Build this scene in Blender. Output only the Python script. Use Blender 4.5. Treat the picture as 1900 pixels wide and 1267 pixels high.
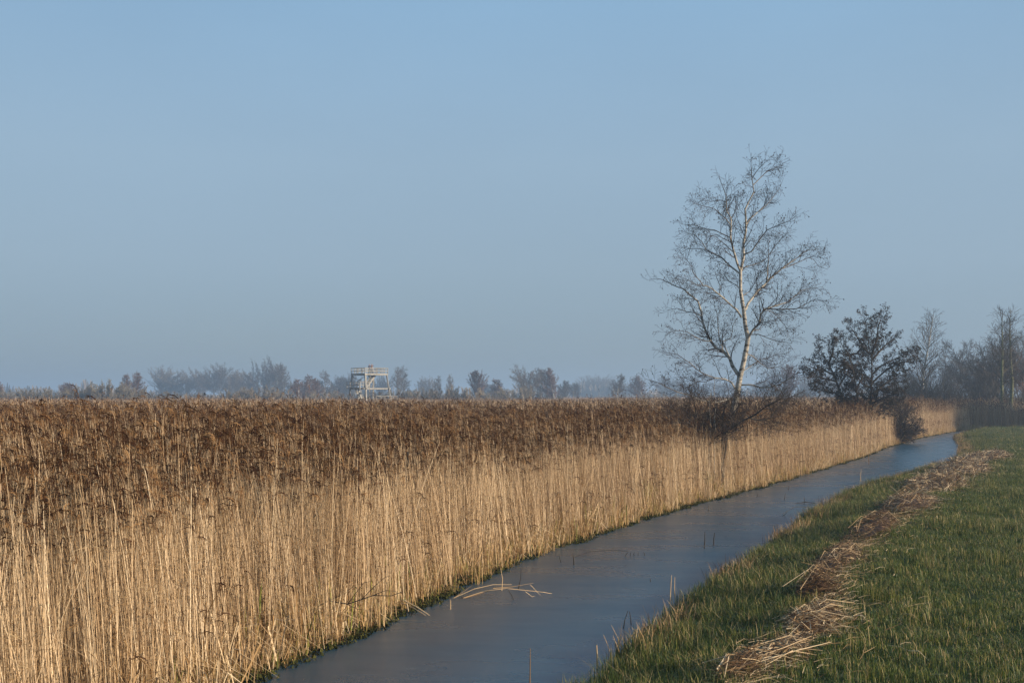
import bpy, math, random
import numpy as np
from mathutils import Vector, Matrix
for _o in list(bpy.data.objects): bpy.data.objects.remove(_o)
S = bpy.context.scene
COL = S.collection
R = math.radians
# ------------------------------------------------------------------ camera
H, F, HZ = 3.4, 2000.0, 737.0        # eye height, focal length in photo pixels, horizon row
cam = bpy.data.cameras.new('camera'); cam.sensor_width = 36; cam.lens = F/1900*36
cam.shift_y = (HZ-633.5)/1900; cam.clip_start = .1; cam.clip_end = 20000
camo = bpy.data.objects.new('camera', cam); COL.objects.link(camo)
camo.location = (0, 0, H); camo.rotation_euler = (R(90), 0, 0)
S.camera = camo
# ------------------------------------------------------------------ light
SUN_EL = R(17); SX, SY = .93, -.37
W = bpy.data.worlds.new('World'); S.world = W; W.use_nodes = True
nt = W.node_tree; bg = nt.nodes['Background']
sky = nt.nodes.new('ShaderNodeTexSky'); sky.sky_type = 'NISHITA'; sky.sun_disc = False
sky.sun_elevation = SUN_EL; sky.sun_rotation = math.atan2(SX, SY)
sky.altitude = 0; sky.air_density = 1.0; sky.dust_density = 1.6; sky.ozone_density = 1.6
# faint high veil of cloud over the whole sky
tc = nt.nodes.new('ShaderNodeTexCoord'); mp = nt.nodes.new('ShaderNodeMapping'); mp.inputs['Scale'].default_value = (1, 1, 2.2)
no = nt.nodes.new('ShaderNodeTexNoise'); no.inputs['Scale'].default_value = 2.3; no.inputs['Detail'].default_value = 4
rp = nt.nodes.new('ShaderNodeMapRange'); rp.inputs[1].default_value = .35; rp.inputs[2].default_value = .75; rp.inputs[3].default_value = .78; rp.inputs[4].default_value = .92
mx = nt.nodes.new('ShaderNodeMixRGB')
sx = nt.nodes.new('ShaderNodeSeparateXYZ'); nt.links.new(tc.outputs['Generated'], sx.inputs[0])
gr = nt.nodes.new('ShaderNodeValToRGB'); stops = [(0, (.235, .325, .415)), (.04, (.262, .355, .445)), (.12, (.315, .43, .545)), (.21, (.33, .47, .61)), (.34, (.283, .468, .67)), (.6, (.22, .40, .64)), (1, (.17, .34, .60))]
while len(gr.color_ramp.elements) < len(stops): gr.color_ramp.elements.new(.5)
for e_, (p_, c_) in zip(gr.color_ramp.elements, stops): e_.position = p_; e_.color = (*c_, 1)
g10 = nt.nodes.new('ShaderNodeMixRGB'); g10.blend_type = 'MULTIPLY'; g10.inputs[0].default_value = 1; g10.inputs[2].default_value = (10.4, 10.4, 10.4, 1)
nt.links.new(sx.outputs['Z'], gr.inputs[0]); nt.links.new(gr.outputs[0], g10.inputs[1]); nt.links.new(g10.outputs[0], mx.inputs[2])
nt.links.new(tc.outputs['Generated'], mp.inputs[0]); nt.links.new(mp.outputs[0], no.inputs['Vector'])
nt.links.new(no.outputs['Fac'], rp.inputs[0]); nt.links.new(rp.outputs[0], mx.inputs[0])
nt.links.new(sky.outputs[0], mx.inputs[1]); nt.links.new(mx.outputs[0], bg.inputs[0])
bg.inputs[1].default_value = .0645
sl = bpy.data.lights.new('sun', 'SUN'); sl.energy = 5.0; sl.angle = R(.6); sl.color = (1, .85, .66)
so = bpy.data.objects.new('sun', sl); COL.objects.link(so)
so.rotation_euler = Vector((SX, SY, math.tan(SUN_EL)*math.hypot(SX, SY))).to_track_quat('Z', 'Y').to_euler()
V = S.view_settings; V.view_transform = 'Standard'; V.look = 'None'; V.exposure = .62; V.gamma = 1
S.render.engine = 'CYCLES'; S.cycles.max_bounces = 5; S.cycles.diffuse_bounces = 2; S.cycles.glossy_bounces = 2
S.cycles.transmission_bounces = 2; S.cycles.transparent_max_bounces = 4; S.cycles.volume_bounces = 0
S.cycles.use_denoising = True

# ------------------------------------------------------------------ helpers
def px(x, y, z=0.0):                      # photo pixel -> ground point at height z
    D = (H-z)*F/(y-HZ); return Vector(((x-950)/F*D, D, z))
def at(x, y, D):                          # photo pixel -> point at distance D
    return Vector(((x-950)/F*D, D, H+(HZ-y)/F*D))
def link(o, parent=None):
    COL.objects.link(o)
    if parent is not None: o.parent = parent
    return o
def tag(o, label=None, cat=None, group=None, kind=None):
    if label: o['label'] = label
    if cat: o['category'] = cat
    if group: o['group'] = group
    if kind: o['kind'] = kind
    return o
def empty(name, loc, label, cat, group=None):
    o = bpy.data.objects.new(name, None); link(o); o.location = loc
    o.empty_display_size = .3
    return tag(o, label, cat, group)

class MB:
    def __init__(s): s.v = []; s.f = []; s.m = []; s.t = []
    def add(s, vs, fs, mat=0, tone=0.5):
        b = len(s.v); s.v.extend(vs); s.t.extend([tone]*len(vs) if not isinstance(tone, list) else tone)
        for f in fs: s.f.append(tuple(i+b for i in f)); s.m.append(mat)
    def ribbon(s, pts, ws, side, mat=0, tone=.5):
        vs = []; n = len(pts)
        for p, w in zip(pts, ws):
            vs.append((p[0]-side[0]*w, p[1]-side[1]*w, p[2]-side[2]*w)); vs.append((p[0]+side[0]*w, p[1]+side[1]*w, p[2]+side[2]*w))
        s.add(vs, [(2*i, 2*i+1, 2*i+3, 2*i+2) for i in range(n-1)], mat, tone)
    def tube(s, pts, rs, sides=4, mat=0, tone=None, cap=False):
        n = len(pts); vs = []; tn = []; prev = None
        for i in range(n):
            a = pts[max(0, i-1)]; b = pts[min(n-1, i+1)]
            d = (Vector(b)-Vector(a)); d.normalize()
            if prev is None:
                x = d.orthogonal().normalized()
            else:
                x = prev - d*prev.dot(d)
                x = x.normalized() if x.length > 1e-6 else d.orthogonal().normalized()
            prev = x; y = d.cross(x); r = rs[i]; p = pts[i]
            for k in range(sides):
                c, q = math.cos(6.2832*k/sides), math.sin(6.2832*k/sides)
                vs.append((p[0]+(x[0]*c+y[0]*q)*r, p[1]+(x[1]*c+y[1]*q)*r, p[2]+(x[2]*c+y[2]*q)*r))
                tn.append(r if tone is None else tone)
        fs = [(i*sides+k, i*sides+(k+1) % sides, (i+1)*sides+(k+1) % sides, (i+1)*sides+k) for i in range(n-1) for k in range(sides)]
        if cap: fs.append(tuple(range(sides-1, -1, -1))); fs.append(tuple((n-1)*sides+k for k in range(sides)))
        s.add(vs, fs, mat, tn)
    def box(s, c, sx, sy, sz, ax=None, mat=0, tone=.5):
        # oriented box: centre, half sizes, axes
        X, Y, Z = ax or (Vector((1, 0, 0)), Vector((0, 1, 0)), Vector((0, 0, 1)))
        c = Vector(c); vs = []
        for i in (-1, 1):
            for j in (-1, 1):
                for k in (-1, 1): vs.append(tuple(c+X*(sx*i)+Y*(sy*j)+Z*(sz*k)))
        s.add(vs, [(0, 1, 3, 2), (4, 6, 7, 5), (0, 4, 5, 1), (2, 3, 7, 6), (0, 2, 6, 4), (1, 5, 7, 3)], mat, tone)
    def bar(s, a, b, w, h, mat=0, tone=.5, up=Vector((0, 0, 1))):
        a = Vector(a); b = Vector(b); d = b-a; L = d.length; d.normalize()
        y = up.cross(d)
        y = y.normalized() if y.length > 1e-4 else d.orthogonal().normalized()
        z = d.cross(y); s.box((a+b)/2, L/2, w/2, h/2, (d, y, z), mat, tone)
    def mesh(s, name, mats, smooth=False):
        me = bpy.data.meshes.new(name); me.from_pydata(s.v, [], s.f)
        for m in mats: me.materials.append(m)
        if len(mats) > 1: me.polygons.foreach_set('material_index', s.m)
        at_ = me.attributes.new('tone', 'FLOAT', 'POINT'); at_.data.foreach_set('value', [float(q) for q in s.t])
        if smooth: me.polygons.foreach_set('use_smooth', [True]*len(s.f))
        me.update(); return me
    def obj(s, name, mats, parent=None, smooth=False, kind=None, origin=None):
        if not isinstance(mats, (list, tuple)): mats = [mats]
        if origin is not None: s.v = [(v[0]-origin[0], v[1]-origin[1], v[2]-origin[2]) for v in s.v]
        o = bpy.data.objects.new(name, s.mesh(name, mats, smooth)); link(o, parent)
        if origin is not None and parent is None: o.location = origin
        if kind: o['kind'] = kind
        return o

def N(m, t, **kw):
    n = m.node_tree.nodes.new(t)
    for k, v in kw.items(): setattr(n, k, v)
    return n
def newmat(name, rough=.7, spec=.3):
    m = bpy.data.materials.new(name); m.use_nodes = True
    b = m.node_tree.nodes['Principled BSDF']; b.inputs['Roughness'].default_value = rough
    b.inputs['Specular IOR Level'].default_value = spec
    return m, b
def ramp(m, stops):
    r = N(m, 'ShaderNodeValToRGB'); e = r.color_ramp.elements
    while len(e) < len(stops): e.new(.5)
    for k, (p, c) in enumerate(stops): e[k].position = p; e[k].color = (*c, 1)
    return r
def plant_mat(name, stops, rough=.6, spec=.25, trans=.0, inst=.35, attr='tone'):
    """colour from the per-stem tone attribute plus a per-clump random"""
    m, b = newmat(name, rough, spec); L = m.node_tree.links
    a = N(m, 'ShaderNodeAttribute', attribute_name=attr); oi = N(m, 'ShaderNodeObjectInfo')
    ma = N(m, 'ShaderNodeMath', operation='MULTIPLY_ADD'); ma.inputs[1].default_value = inst; ma.inputs[2].default_value = -inst/2
    ad = N(m, 'ShaderNodeMath', operation='ADD'); r = ramp(m, stops)
    L.new(oi.outputs['Random'], ma.inputs[0]); L.new(ma.outputs[0], ad.inputs[0]); L.new(a.outputs['Fac'], ad.inputs[1])
    L.new(ad.outputs[0], r.inputs[0]); L.new(r.outputs[0], b.inputs['Base Color'])
    if trans > 0:
        t = N(m, 'ShaderNodeBsdfTranslucent'); L.new(r.outputs[0], t.inputs[0])
        x = N(m, 'ShaderNodeMixShader'); x.inputs[0].default_value = trans
        L.new(b.outputs[0], x.inputs[1]); L.new(t.outputs[0], x.inputs[2])
        L.new(x.outputs[0], m.node_tree.nodes['Material Output'].inputs[0])
    return m
M = {}
M['stem'] = plant_mat('reed_stem', [(0, (.10, .052, .022)), (.3, (.31, .195, .098)), (.6, (.53, .365, .205)), (1, (.74, .575, .375))], .5, .35, 0, .5)
M['leaf'] = plant_mat('reed_leaf', [(0, (.20, .10, .035)), (.5, (.41, .25, .105)), (1, (.58, .42, .22))], .6, .2, .25, .3)
M['plume'] = plant_mat('reed_plume', [(0, (.028, .012, .007)), (.45, (.062, .029, .014)), (.75, (.14, .07, .030)), (1, (.33, .19, .085))], .9, .05, .2, .35)
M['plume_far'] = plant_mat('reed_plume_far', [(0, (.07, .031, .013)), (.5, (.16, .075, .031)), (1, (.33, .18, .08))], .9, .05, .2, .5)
M['grass'] = plant_mat('grass_blade', [(0, (.015, .030, .006)), (.3, (.056, .092, .013)), (.6, (.155, .18, .026)), (.78, (.26, .23, .05)), (1, (.46, .33, .15))], .5, .3, .2, .3)
M['sedge'] = plant_mat('sedge', [(0, (.10, .13, .02)), (.5, (.26, .24, .05)), (1, (.50, .35, .12))], .55, .25, .2, .3)
M['straw'] = plant_mat('straw', [(0, (.045, .022, .010)), (.3, (.15, .080, .032)), (.6, (.40, .255, .12)), (1, (.70, .54, .34))], .6, .25, .1, 0)
M['darkstem'] = plant_mat('dark_stem', [(0, (.02, .017, .014)), (1, (.09, .07, .05))], .7, .2, 0, 0)
M['moss'] = plant_mat('moss', [(0, (.012, .014, .005)), (.6, (.03, .032, .009)), (1, (.10, .095, .025))], .9, .1, 0, .3)

# ------------------------------------------------------------------ ditch outline (photo pixels -> ground)
LE = [px(*p) for p in [(440, 1262), (600, 1195), (740, 1133), (860, 1083), (950, 1042), (1040, 1008), (1120, 985), (1185, 962), (1300, 930), (1400, 905), (1500, 876), (1600, 846), (1640, 830), (1700, 813), (1771, 800)]]
RE = [px(x, y, .22) for x, y in [(1075, 1267), (1180, 1192), (1290, 1092), (1440, 998), (1530, 934), (1600, 902), (1700, 872), (1765, 853), (1788, 838), (1786, 822), (1776, 811), (1776, 806)]]
d0 = (LE[2]-LE[0]).normalized(); LE = [LE[0]-d0*60, LE[0]-d0*4] + LE
d1 = (RE[3]-RE[0]).normalized(); d1 = (d1+d0).normalized(); RE = [RE[0]-d0*58, RE[0]-d1*4] + RE
END = px(1800, 800.5); END2 = END+Vector((14, 6, 0))
LEn = np.array([[p.x, p.y] for p in LE]+[[END.x, END.y+1.5], [END2.x, END2.y+1.5]]); REn = np.array([[p.x, p.y] for p in RE]+[[END.x, END.y-1.0], [END2.x, END2.y-1.0]])
def sdist(P, L):
    """signed distance of points P (n,2) to a polyline; positive on its left"""
    best = np.full(len(P), 1e9); sg = np.zeros(len(P))
    for a, b in zip(L[:-1], L[1:]):
        d = b-a; t = np.clip(((P-a)@d)/(d@d), 0, 1); q = P-(a+t[:, None]*d); ds = np.hypot(q[:, 0], q[:, 1])
        cr = d[0]*(P[:, 1]-a[1])-d[1]*(P[:, 0]-a[0]); m = ds < best-1e-9
        best[m] = ds[m]; sg[m] = np.sign(cr[m])
    return best*np.where(sg == 0, 1, sg)
def vn(P, s, seed=0):                      # cheap smooth noise
    x, y = P[:, 0]*s+seed*17.3, P[:, 1]*s+seed*7.7
    return (np.sin(x*1.3+1.7*np.sin(y*.9+seed))+np.sin(y*1.7+1.3*np.sin(x*1.1+2*seed))+np.sin((x+y)*.8+1.9*np.sin((x-y)*.7)))/3
def sm(x): x = np.clip(x, 0, 1); return x*x*(3-2*x)
def ground_z(P):
    P = np.atleast_2d(P); l = sdist(P, LEn); r = -sdist(P, REn)
    zl = -.55+.67*sm((l+.35)/.6)+.05*vn(P, .8, 1)*sm(l)
    zr = -.55+.62*sm((r+.3)/.5)+.36*sm(r/2.4)+.03*vn(P, 1.1, 2)*sm(r/2)+.25*sm((r-8)/30)
    z = np.where(l > -.35, zl, np.where(r > -.3, zr, -.55))
    return z
def gz(x, y): return float(ground_z(np.array([[x, y]]))[0])

# terrain: one sheet, polar spacing, out to 4.5 km
ang = np.concatenate([np.arange(-180, -44, 4), np.arange(-44, 44, .42), np.arange(44, 180, 4)])*math.pi/180
rad = [0.6]
while rad[-1] < 4500: rad.append(rad[-1]*(1.022 if rad[-1] < 160 else 1.08)+.01)
rad = np.array(rad); A, Q = np.meshgrid(ang, rad); P = np.stack([(np.sin(A)*Q).ravel(), (np.cos(A)*Q).ravel()], 1)
Z = ground_z(P); na, nr = len(ang), len(rad)
vs = [(0, 0, gz(0, 0))]+[(float(p[0]), float(p[1]), float(z)) for p, z in zip(P, Z)]
fs = [(0, 1+(k+1) % na, 1+k) for k in range(na)]
for i in range(nr-1):
    for k in range(na):
        a = 1+i*na; b = a+na; fs.append((a+k, a+(k+1) % na, b+(k+1) % na, b+k))
me = bpy.data.meshes.new('ground'); me.from_pydata(vs, [], fs); me.polygons.foreach_set('use_smooth', [True]*len(fs))
m, b = newmat('ground_soil', .95, .1); L = m.node_tree.links
l = sdist(P, LEn)
ca = me.attributes.new('side', 'FLOAT', 'POINT'); ca.data.foreach_set('value', [0.0]+[float(v) for v in sm((l+1.5)/1.0)])
a = N(m, 'ShaderNodeAttribute', attribute_name='side'); tcn = N(m, 'ShaderNodeTexCoord')
n1 = N(m, 'ShaderNodeTexNoise'); n1.inputs['Scale'].default_value = 1.7; n1.inputs['Detail'].default_value = 8
L.new(tcn.outputs['Object'], n1.inputs['Vector'])
rg = ramp(m, [(.3, (.014, .022, .007)), (.55, (.035, .05, .014)), (.75, (.09, .075, .03))]); rr = ramp(m, [(.3, (.05, .03, .014)), (.6, (.13, .08, .035)), (.8, (.22, .14, .06))])
L.new(n1.outputs['Fac'], rg.inputs[0]); L.new(n1.outputs['Fac'], rr.inputs[0])
x = N(m, 'ShaderNodeMixRGB'); L.new(a.outputs['Fac'], x.inputs[0]); L.new(rg.outputs[0], x.inputs[1]); L.new(rr.outputs[0], x.inputs[2]); L.new(x.outputs[0], b.inputs['Base Color'])
bp = N(m, 'ShaderNodeBump'); bp.inputs['Distance'].default_value = .05; L.new(n1.outputs['Fac'], bp.inputs['Height']); L.new(bp.outputs[0], b.inputs['Normal'])
me.materials.append(m); g = bpy.data.objects.new('ground', me); link(g); tag(g, 'flat marsh ground under the reeds and the grass verge', 'ground', kind='structure')

# water: sheet between the banks, thin ice film gives blurred reflections
wl = [tuple(p) for p in LEn]; wr = [tuple(p) for p in REn]
def offs(Ln, d):
    out = []
    for i, p in enumerate(Ln):
        a = Ln[max(0, i-1)]; b = Ln[min(len(Ln)-1, i+1)]; t = (b-a)/np.hypot(*(b-a)); out.append(p+np.array([-t[1], t[0]])*d)
    return np.array(out)
def resample(Ln, n):
    s = np.r_[0, np.cumsum(np.hypot(*np.diff(Ln, axis=0).T))]; q = np.linspace(0, s[-1], n)
    return np.stack([np.interp(q, s, Ln[:, 0]), np.interp(q, s, Ln[:, 1])], 1)
A1 = resample(offs(LEn, .5), 90); B1 = resample(offs(REn, -.6), 90)
vs = [(float(p[0]), float(p[1]), 0.) for p in A1]+[(float(p[0]), float(p[1]), 0.) for p in B1]
me = bpy.data.meshes.new('water'); me.from_pydata(vs, [], [(i, i+90, i+91, i+1) for i in range(89)])
m, b = newmat('ditch_water', .2, .5); L = m.node_tree.links
b.inputs['IOR'].default_value = 1.42; b.inputs['Base Color'].default_value = (.016, .019, .022, 1)
tcn = N(m, 'ShaderNodeTexCoord'); mp = N(m, 'ShaderNodeMapping'); mp.inputs['Rotation'].default_value = (0, 0, R(25)); mp.inputs['Scale'].default_value = (.35, 1.0, 1)
n1 = N(m, 'ShaderNodeTexNoise'); n1.inputs['Scale'].default_value = .8; n1.inputs['Detail'].default_value = 6; n1.inputs['Roughness'].default_value = .6
n2 = N(m, 'ShaderNodeTexNoise'); n2.inputs['Scale'].default_value = 5; n2.inputs['Detail'].default_value = 5
n3 = N(m, 'ShaderNodeTexNoise'); n3.inputs['Scale'].default_value = 60; n3.inputs['Detail'].default_value = 3
L.new(tcn.outputs['Object'], mp.inputs[0]); L.new(mp.outputs[0], n1.inputs['Vector']); L.new(mp.outputs[0], n2.inputs['Vector']); L.new(tcn.outputs['Object'], n3.inputs['Vector'])
mr = N(m, 'ShaderNodeMapRange'); mr.inputs[1].default_value = .35; mr.inputs[2].default_value = .7; mr.inputs[3].default_value = .25; mr.inputs[4].default_value = .34
L.new(n1.outputs['Fac'], mr.inputs[0]); L.new(mr.outputs[0], b.inputs['Roughness'])
r2 = ramp(m, [(.3, (.011, .044, .073)), (.6, (.016, .054, .087)), (.8, (.028, .070, .102))]); L.new(n2.outputs['Fac'], r2.inputs[0]); L.new(r2.outputs[0], b.inputs['Base Color'])
bp = N(m, 'ShaderNodeBump'); bp.inputs['Distance'].default_value = .004; bp.inputs['Strength'].default_value = .5; L.new(n3.outputs['Fac'], bp.inputs['Height']); L.new(bp.outputs[0], b.inputs['Normal'])
me.materials.append(m); o = bpy.data.objects.new('water', me); link(o); tag(o, 'calm blue grey water of the narrow ditch with blurred reflections', 'water', kind='structure')

# ------------------------------------------------------------------ scatter by geometry nodes (only for what nobody could count)
def scatter(name, protos, pts, rot, scl, pick, label, cat):
    pc = bpy.data.collections.new(name+'_kinds')
    for i, p in enumerate(protos):
        po = bpy.data.objects.new('%s_kind_%02d' % (name, i), p); pc.objects.link(po)
    me = bpy.data.meshes.new(name); me.from_pydata([tuple(map(float, p)) for p in pts], [], [])
    a = me.attributes.new('irot', 'FLOAT_VECTOR', 'POINT'); a.data.foreach_set('vector', np.asarray(rot, float).ravel())
    a = me.attributes.new('iscl', 'FLOAT_VECTOR', 'POINT'); a.data.foreach_set('vector', np.asarray(scl, float).ravel())
    a = me.attributes.new('pick', 'INT', 'POINT'); a.data.foreach_set('value', np.asarray(pick, int))
    o = bpy.data.objects.new(name, me); link(o); tag(o, label, cat, kind='stuff')
    ng = bpy.data.node_groups.new(name, 'GeometryNodeTree')
    ng.interface.new_socket('Geometry', in_out='INPUT', socket_type='NodeSocketGeometry')
    ng.interface.new_socket('Geometry', in_out='OUTPUT', socket_type='NodeSocketGeometry')
    n = ng.nodes.new; gi = n('NodeGroupInput'); go = n('NodeGroupOutput'); ip = n('GeometryNodeInstanceOnPoints')
    ci = n('GeometryNodeCollectionInfo'); ci.inputs['Collection'].default_value = pc
    ci.inputs['Separate Children'].default_value = True; ci.inputs['Reset Children'].default_value = True
    def na(nm, ty):
        q = n('GeometryNodeInputNamedAttribute'); q.data_type = ty; q.inputs['Name'].default_value = nm; return q.outputs['Attribute']
    K = ng.links.new
    K(gi.outputs[0], ip.inputs['Points']); K(ci.outputs[0], ip.inputs['Instance']); ip.inputs['Pick Instance'].default_value = True
    K(na('pick', 'INT'), ip.inputs['Instance Index']); K(na('irot', 'FLOAT_VECTOR'), ip.inputs['Rotation']); K(na('iscl', 'FLOAT_VECTOR'), ip.inputs['Scale'])
    K(ip.outputs[0], go.inputs[0])
    md = o.modifiers.new('scatter', 'NODES'); md.node_group = ng
    return o

rng = random.Random(5)
def reed_clump(seed, n, rad_, h0, far=0):
    r = random.Random(seed); b = MB()
    for i in range(n):
        a = r.uniform(0, 6.283); q = rad_*math.sqrt(r.random()); x, y = q*math.cos(a), q*math.sin(a)
        h = h0*r.gauss(1, .11)
        if r.random() < .2: h *= r.uniform(.5, .85)
        lx, ly = r.gauss(-.05, .065), r.gauss(0, .06)
        if r.random() < .08: lx += r.gauss(0, .28); ly += r.gauss(0, .2)
        segs = 2 if far else 4; pts = []
        kink = r.random() < .06 and not far; ka = r.uniform(0, 6.28)
        for k in range(segs+1):
            t = k/segs; pts.append((x+lx*h*t*(.4+.6*t), y+ly*h*t*(.4+.6*t), h*t))
        if kink: pts[3] = (pts[2][0]+.42*math.cos(ka), pts[2][1]+.42*math.sin(ka), pts[2][2]+r.uniform(-.1, .2)); pts[4] = (pts[3][0]+.35*math.cos(ka), pts[3][1]+.35*math.sin(ka), pts[3][2]-r.uniform(0, .35))
        w0 = r.uniform(.0019, .0033)*(2.9 if far else 1); th = r.uniform(0, 3.14); sd = (math.cos(th), math.sin(th), 0)
        tn = min(.98, max(.02, r.gauss(.52, .22)))
        b.ribbon(pts, [w0*(1-.55*k/segs) for k in range(segs+1)], sd, 0, tn)
        tip = pts[-1]
        if not far:                                            # dead leaves on the stalk
            for _ in range(r.choice((0, 1, 2, 3))):
                t = r.uniform(.12, .9); s0 = (x+lx*h*t*(.4+.6*t), y+ly*h*t*(.4+.6*t), h*t)
                aa = r.gauss(3.14, 1.3); ll = r.uniform(.10, .34); dz = r.uniform(-.5, .7)
                c, s_ = math.cos(aa), math.sin(aa)
                p1 = (s0[0]+c*ll*.35, s0[1]+s_*ll*.35, s0[2]+ll*.4*max(dz, .1)); p2 = (s0[0]+c*ll*.8, s0[1]+s_*ll*.8, s0[2]+ll*dz*.5)
                b.ribbon([s0, p1, p2], [.003, .006, .001], (-s_, c, .3), 1, r.random())
        if h > h0*.8 and r.random() < (.42 if not far else .5):                    # nodding plume
            pa = r.gauss(3.14, .75); c, s_ = math.cos(pa), math.sin(pa); pl = r.uniform(.14, .25)
            tn = r.random()
            if far:
                pl *= .72
                for q in range(3):
                    aa = pa+r.gauss(0, .5); c2, s2 = math.cos(aa), math.sin(aa)
                    uu = r.uniform(.3, 1.1); b.ribbon([tip, (tip[0]+c2*pl*.3, tip[1]+s2*pl*.3, tip[2]+pl*.6*uu), (tip[0]+c2*pl*.65, tip[1]+s2*pl*.65, tip[2]+pl*r.uniform(-.1, 1.0)*uu)], [.008, .024, .006], (-s2*.8, c2*.8, .3), 2, tn)
                continue
            ff = r.uniform(.25, 1); base = [Vector(tip), Vector((tip[0]+c*pl*.22*ff, tip[1]+s_*pl*.22*ff, tip[2]+pl*.38)), Vector((tip[0]+c*pl*.55*ff, tip[1]+s_*pl*.55*ff, tip[2]+pl*(.78-.35*ff))), Vector((tip[0]+c*pl*ff, tip[1]+s_*pl*ff, tip[2]+pl*(1.05-.85*ff)))]
            b.ribbon(base, [.003, .008, .008, .002], (-s_*.5, c*.5, .8), 2, tn)
            for q in range(10):
                t = r.uniform(0, 2.8); k = int(t); s0 = base[k].lerp(base[k+1], t-k)
                aa = pa+r.gauss(0, .7); c2, s2 = math.cos(aa), math.sin(aa); ll = pl*r.uniform(.3, .75)
                p1 = s0+Vector((c2*ll*.35, s2*ll*.35, ll*.12)); p2 = s0+Vector((c2*ll*.6, s2*ll*.6, -ll*r.uniform(.3, .95)))
                b.ribbon([s0, p1, p2], [.0015, r.uniform(.0025, .0055), .001], (-s2*.7, c2*.7, r.uniform(.2, .8)), 2, min(1, tn*.75+r.random()*.4))
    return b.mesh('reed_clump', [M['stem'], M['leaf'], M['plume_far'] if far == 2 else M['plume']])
def jit(x0, x1, y0, y1, s, seed):
    r = np.random.RandomState(seed); X, Y = np.meshgrid(np.arange(x0, x1, s), np.arange(y0, y1, s))
    P = np.stack([X.ravel(), Y.ravel()], 1); return P+r.uniform(-.5, .5, P.shape)*s
def reed_h(P, l):
    h = .90+.07*sm(l/3)+.05*vn(P, .35, 3)+.035*vn(P, 1.3, 5)
    h = h*(1+.065*(1-sm((P[:, 1]-14)/14)))
    return h*(1+(.02+.09*sm((P[:, 0]-10)/15))*sm((P[:, 1]-45)/40))
def put_reeds(name, protos, P, extra, label, tall=1.0, seed=1, rz=.5):
    r = np.random.RandomState(seed); l = sdist(P, LEn); P = P[l > extra]; l = l[l > extra]
    z = ground_z(P); s = reed_h(P, l)*tall*r.uniform(.9, 1.07, len(P))
    rot = np.stack([r.normal(0, .035, len(P)), r.normal(0, .05, len(P))-.035-.06*vn(P, .7, 21), r.normal(0, rz, len(P))], 1)
    s = s*np.where((r.rand(len(P)) < .09) & (P[:, 1] > 45), r.uniform(1.04, 1.24, len(P)), 1)
    keep = (vn(P*np.array([1, 1]), 1.9, 41) < .62) | (l > 4) | (r.rand(len(P)) < .35)
    wd = np.where(keep, r.uniform(.9, 1.15, len(P)), .6); s = np.where(keep, s, s*.8)
    scatter(name, protos, np.c_[P, z-.02], rot, np.stack([wd, wd*r.choice([-1, 1], len(P)), s], 1), r.randint(0, len(protos), len(P)), label, 'reeds')
def wedge(P, y0, y1, ml=6, mr=3):
    return P[(P[:, 1] > y0) & (P[:, 1] <= y1) & (P[:, 0] > -.475*P[:, 1]-ml) & (P[:, 0] < .5*P[:, 1]+mr)]
near = [reed_clump(100+i, 80, .5, 2.30) for i in range(9)]
mid = [reed_clump(200+i, 70, .9, 2.30, 1) for i in range(6)]
far = [reed_clump(300+i, 110, 2.2, 2.32, 2) for i in range(5)]
P = wedge(jit(-45, 60, -2, 62, .62, 1), -2, 62); l = sdist(P, LEn)
edge = jit(-15, 60, 1, 112, .42, 2); le = sdist(edge, LEn); edge = edge[(le > .1) & (le < 2.2) & (edge[:, 0] < 46)]
put_reeds('reed_bed', near, np.r_[P[l > 1.8], edge], .12, 'dense golden reed bed with dark nodding plumes along the left side of the ditch')
P = wedge(jit(-120, 110, 60, 210, 1.25, 3), 60, 210, 10, 12); l = sdist(P, LEn)
put_reeds('reed_bed_beyond', mid, P[l > 1.2], .8, 'brown plumed reed bed stretching away behind the near reeds', seed=3)
P = wedge(jit(-400, 420, 208, 620, 3.6, 4), 208, 620, 20, 20)
put_reeds('distant_reeds', far, P, 1, 'hazy band of brown reeds in front of the distant trees', seed=4)
# second reed stand closing the end of the ditch, behind the grass
P = jit(40, 100, 104, 175, 1.0, 9); P = P[(P[:, 0] < .62*P[:, 1]+4)]; l = sdist(P, LEn); r_ = -sdist(P, REn); P = P[(l > .5)]
r = np.random.RandomState(8)
M['shade_stem'] = plant_mat('reed_stem_shaded', [(0, (.12, .06, .03)), (.5, (.32, .17, .08)), (1, (.56, .34, .17))], .7, .2, 0, .6)  # reed stem in a darker brown, with the shade put into its colour
M['brown_plume'] = M['plume']
# low fringe at the water's edge: broken stalks and sedge
def fringe_clump(seed):
    r = random.Random(seed); b = MB()
    for i in range(60):
        a = r.uniform(0, 6.283); q = .3*math.sqrt(r.random()); x, y = q*math.cos(a), q*math.sin(a); aa = r.uniform(0, 6.283)
        l_ = r.uniform(.12, .62); ln = abs(r.gauss(0, .62)); c, s_ = math.cos(aa), math.sin(aa); up = math.sqrt(max(.1, 1-min(.9, ln*ln)))
        p1 = (x+c*l_*ln*.4, y+s_*l_*ln*.4, l_*.6*up); p2 = (x+c*l_*ln, y+s_*l_*ln, l_*up*(.9 if r.random() < .6 else .5))
        w = r.choice((.003, .004, .007)); b.ribbon([(x, y, 0), p1, p2], [w, w, .001], (-s_, c, .1), 0 if r.random() < .8 else 1, r.random())
    return b.mesh('fringe', [M['leaf'], M['sedge']])
fr = [fringe_clump(i) for i in range(6)]
P = jit(-15, 60, 1, 112, .26, 12); l = sdist(P, LEn); P = P[(l > -.12) & (l < .75) & (P[:, 0] < 48)]
r = np.random.RandomState(3); k = len(P); sc = r.uniform(.5, 1.3, k)*(1+.45*vn(P, 1.5, 31))
sc *= np.where(sdist(P, LEn) < .1, .75, 1)
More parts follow.
